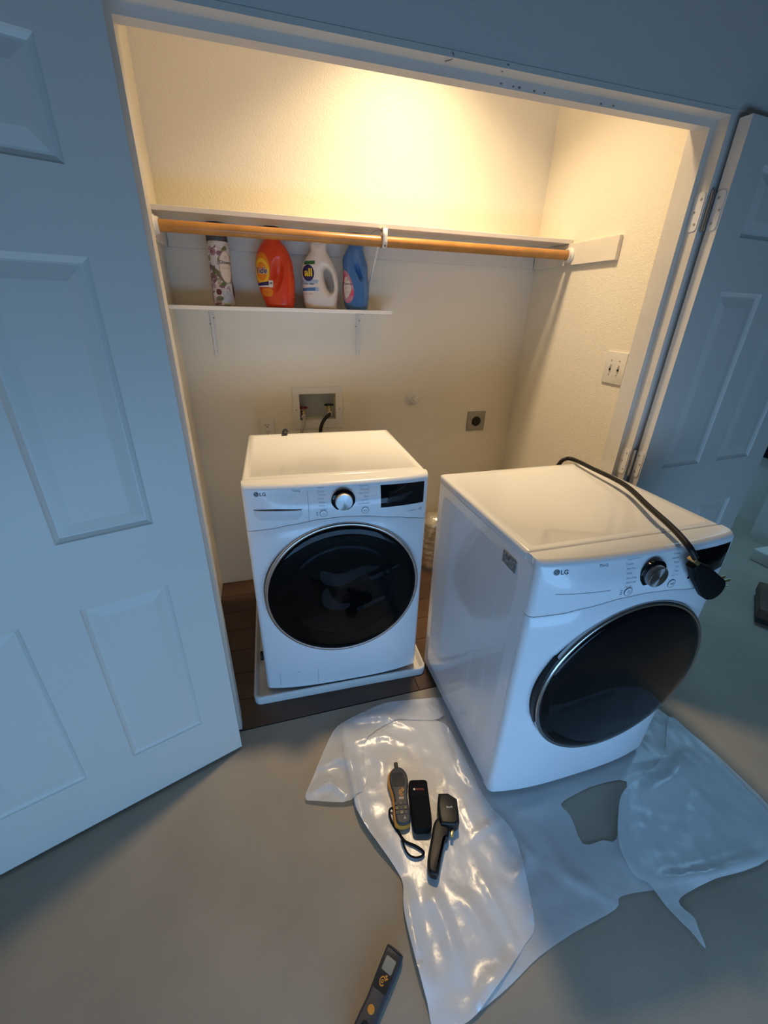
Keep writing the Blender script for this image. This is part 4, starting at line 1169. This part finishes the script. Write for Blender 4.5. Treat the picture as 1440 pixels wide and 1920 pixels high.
sp = [(0.592, -0.465), (0.594, -0.437), (0.586, -0.424), (0.577, -0.432), (0.577, -0.462), (0.590, -0.498), (0.602, -0.527), (0.630, -0.549), (0.648, -0.570), (0.640, -0.579), (0.619, -0.578), (0.601, -0.565), (0.594, -0.544), (0.593, -0.512)]
zz = [0.022, 0.026, 0.024, 0.020, 0.016, 0.014, 0.015, 0.016, 0.016, 0.016, 0.016, 0.016, 0.017, 0.021]
obj('wrist_strap', tube(catmull([tuple(Mi @ Vector((p[0], p[1], z))) for p, z in zip(sp, zz)], 6), 0.0042, 8, flat=0.45), M['cloth'], mt, smooth=True)

pc = thing('tool_pouch', 'black nylon tool pouch lying between the two instruments', 'pouch', (0.683, -0.446, 0.012), math.atan2(-0.036, 0.145))
PO = smooth_ol([(-0.028, -0.078), (0.0, -0.081), (0.026, -0.078), (0.033, -0.05), (0.034, 0.0), (0.033, 0.05), (0.031, 0.074), (0.0, 0.077), (-0.031, 0.074), (-0.034, 0.05), (-0.034, 0.0), (-0.033, -0.05)], 3)
obj('pouch_body', prism(PO, 0.0, 0.034, bev=0.010, seg=3), M['cloth'], pc, smooth='auto')
obj('pouch_flap', prism([(x*0.97, y) for x, y in PO if y > 0.015], 0.030, 0.037, bev=0.003), M['cloth'], pc, smooth='auto')
bm = bmesh.new(); text_bm(bm, 'BOSCH', 0.027, 0.004, 0.044, lambda x, y: (x, y, 0.0374), bold=0.015); obj('brand_lettering', bm, M['red_print'], pc)
bm = bmesh.new(); bm.faces.new([bm.verts.new((a, b, 0.0374)) for a, b in ellipse(-0.0165, 0.044, 0.0038, 0.0038, 16)]); obj('brand_mark', bm, M['plate_grey'], pc)

tg = thing('thermal_camera', 'black pistol-grip thermometer lying on the plastic beside the pouch', 'thermometer', (0.72, -0.54, 0.012))
def tl(l): return [(a-0.72, b+0.54) for a, b in l]
HEAD = tl([(0.7515, -0.440), (0.784, -0.448), (0.806, -0.474), (0.795, -0.510), (0.783, -0.542), (0.766, -0.546), (0.748, -0.541), (0.722, -0.530), (0.7245, -0.505), (0.734, -0.475)])
GRIP = tl([(0.726, -0.505), (0.748, -0.535), (0.741, -0.556), (0.731, -0.569), (0.722, -0.570), (0.714, -0.580), (0.690, -0.612), (0.664, -0.648), (0.650, -0.646), (0.638, -0.632), (0.650, -0.598), (0.680, -0.552), (0.702, -0.518)])
obj('head', prism(HEAD, 0.0, 0.050, bev=0.008, seg=3), M['black'], tg, smooth='auto')
obj('grip', prism(smooth_ol(GRIP, 3), 0.002, 0.038, bev=0.009, seg=3), M['black'], tg, smooth='auto')
obj('trigger', prism(tl([(0.752, -0.546), (0.762, -0.548), (0.752, -0.565), (0.744, -0.562)]), 0.012, 0.028, bev=0.003), M['brass'], tg, smooth='auto')
bm = bmesh.new()
ang = math.radians(-12)
text_bm(bm, 'Bosch', 0.020, 0, 0, lambda x, y: (0.049+x*math.cos(ang)-y*math.sin(ang), 0.048+x*math.sin(ang)+y*math.cos(ang), 0.0506), bold=0.02); obj('brand_lettering', bm, M['white_print'], tg)

m2 = thing('moisture_meter', 'slate grey handheld meter with a pale screen lying on the bare floor', 'meter', (0.493, -0.763, 0.001), math.atan2(-0.125, 0.118))
OL = smooth_ol([(-0.020, -0.20), (-0.023, -0.15), (-0.021, -0.11), (-0.023, -0.06), (-0.024, -0.012), (-0.020, 0.0), (0.018, 0.0), (0.024, -0.010), (0.024, -0.06), (0.022, -0.11), (0.023, -0.15), (0.020, -0.20)], 4)
obj('shell', prism(OL, 0.0, 0.030, bev=0.006, seg=3), M['slate'], m2, smooth='auto')
obj('screen_bezel', prism(rrect(-0.019, 0.019, -0.088, -0.014, 0.005), 0.0298, 0.0312), M['dark_screen'], m2)
obj('screen', prism(rrect(-0.014, 0.014, -0.052, -0.022, 0.003), 0.031, 0.0318), M['screen'], m2)
bm = bmesh.new(); emblem(bm, 0.0, -0.070, 0.009, 0.0316); obj('emblem', bm, M['orange'], m2)
for k in range(2): obj('key', prism(ellipse(0, -0.125-0.03*k, 0.009, 0.009, 16), 0.0295, 0.0325, bev=0.001, seg=1), M['orange'] if k == 0 else M['dark_screen'], m2, smooth='auto')

# ------------------------------------------------------------------ things glimpsed in the hall on the right
tv = thing('television', 'dark television screen glimpsed in the hall at the right edge', 'television', (4.2495, 0.90, 0.55))
obj('casing', B(-0.03, 0.0, -0.155, 0.165, 0.0, 0.55, bev=0.004), M['black'], tv)
obj('screen', B(-0.032, -0.0295, -0.14, 0.15, 0.015, 0.535), M['black_gloss'], tv)
ft = thing('furniture_foot', 'dark brown wooden furniture block on the floor at the right edge', 'furniture', (2.95, -0.10, 0.0), 0.6)
obj('block', B(0.0, 0.35, -0.12, 0.10, 0.03, 0.10, bev=0.01), M['brown_wood'], ft)
obj('plinth', B(0.01, 0.34, -0.11, 0.09, 0.0, 0.03), M['slot'], ft)
wc = thing('white_stand', 'white painted stand with slatted edge at the right edge of the hall', 'stand', (3.42, 0.20, 0.0), -0.9)
for k in range(3): obj('rail', B(0.0, 0.6, 0.04*k, 0.04*k+0.018, 0.05*k, 0.05*k+0.03, bev=0.003), M['trim'], wc)
obj('side', B(-0.0, 0.02, -0.01, 0.14, 0.0, 0.16), M['trim'], wc)
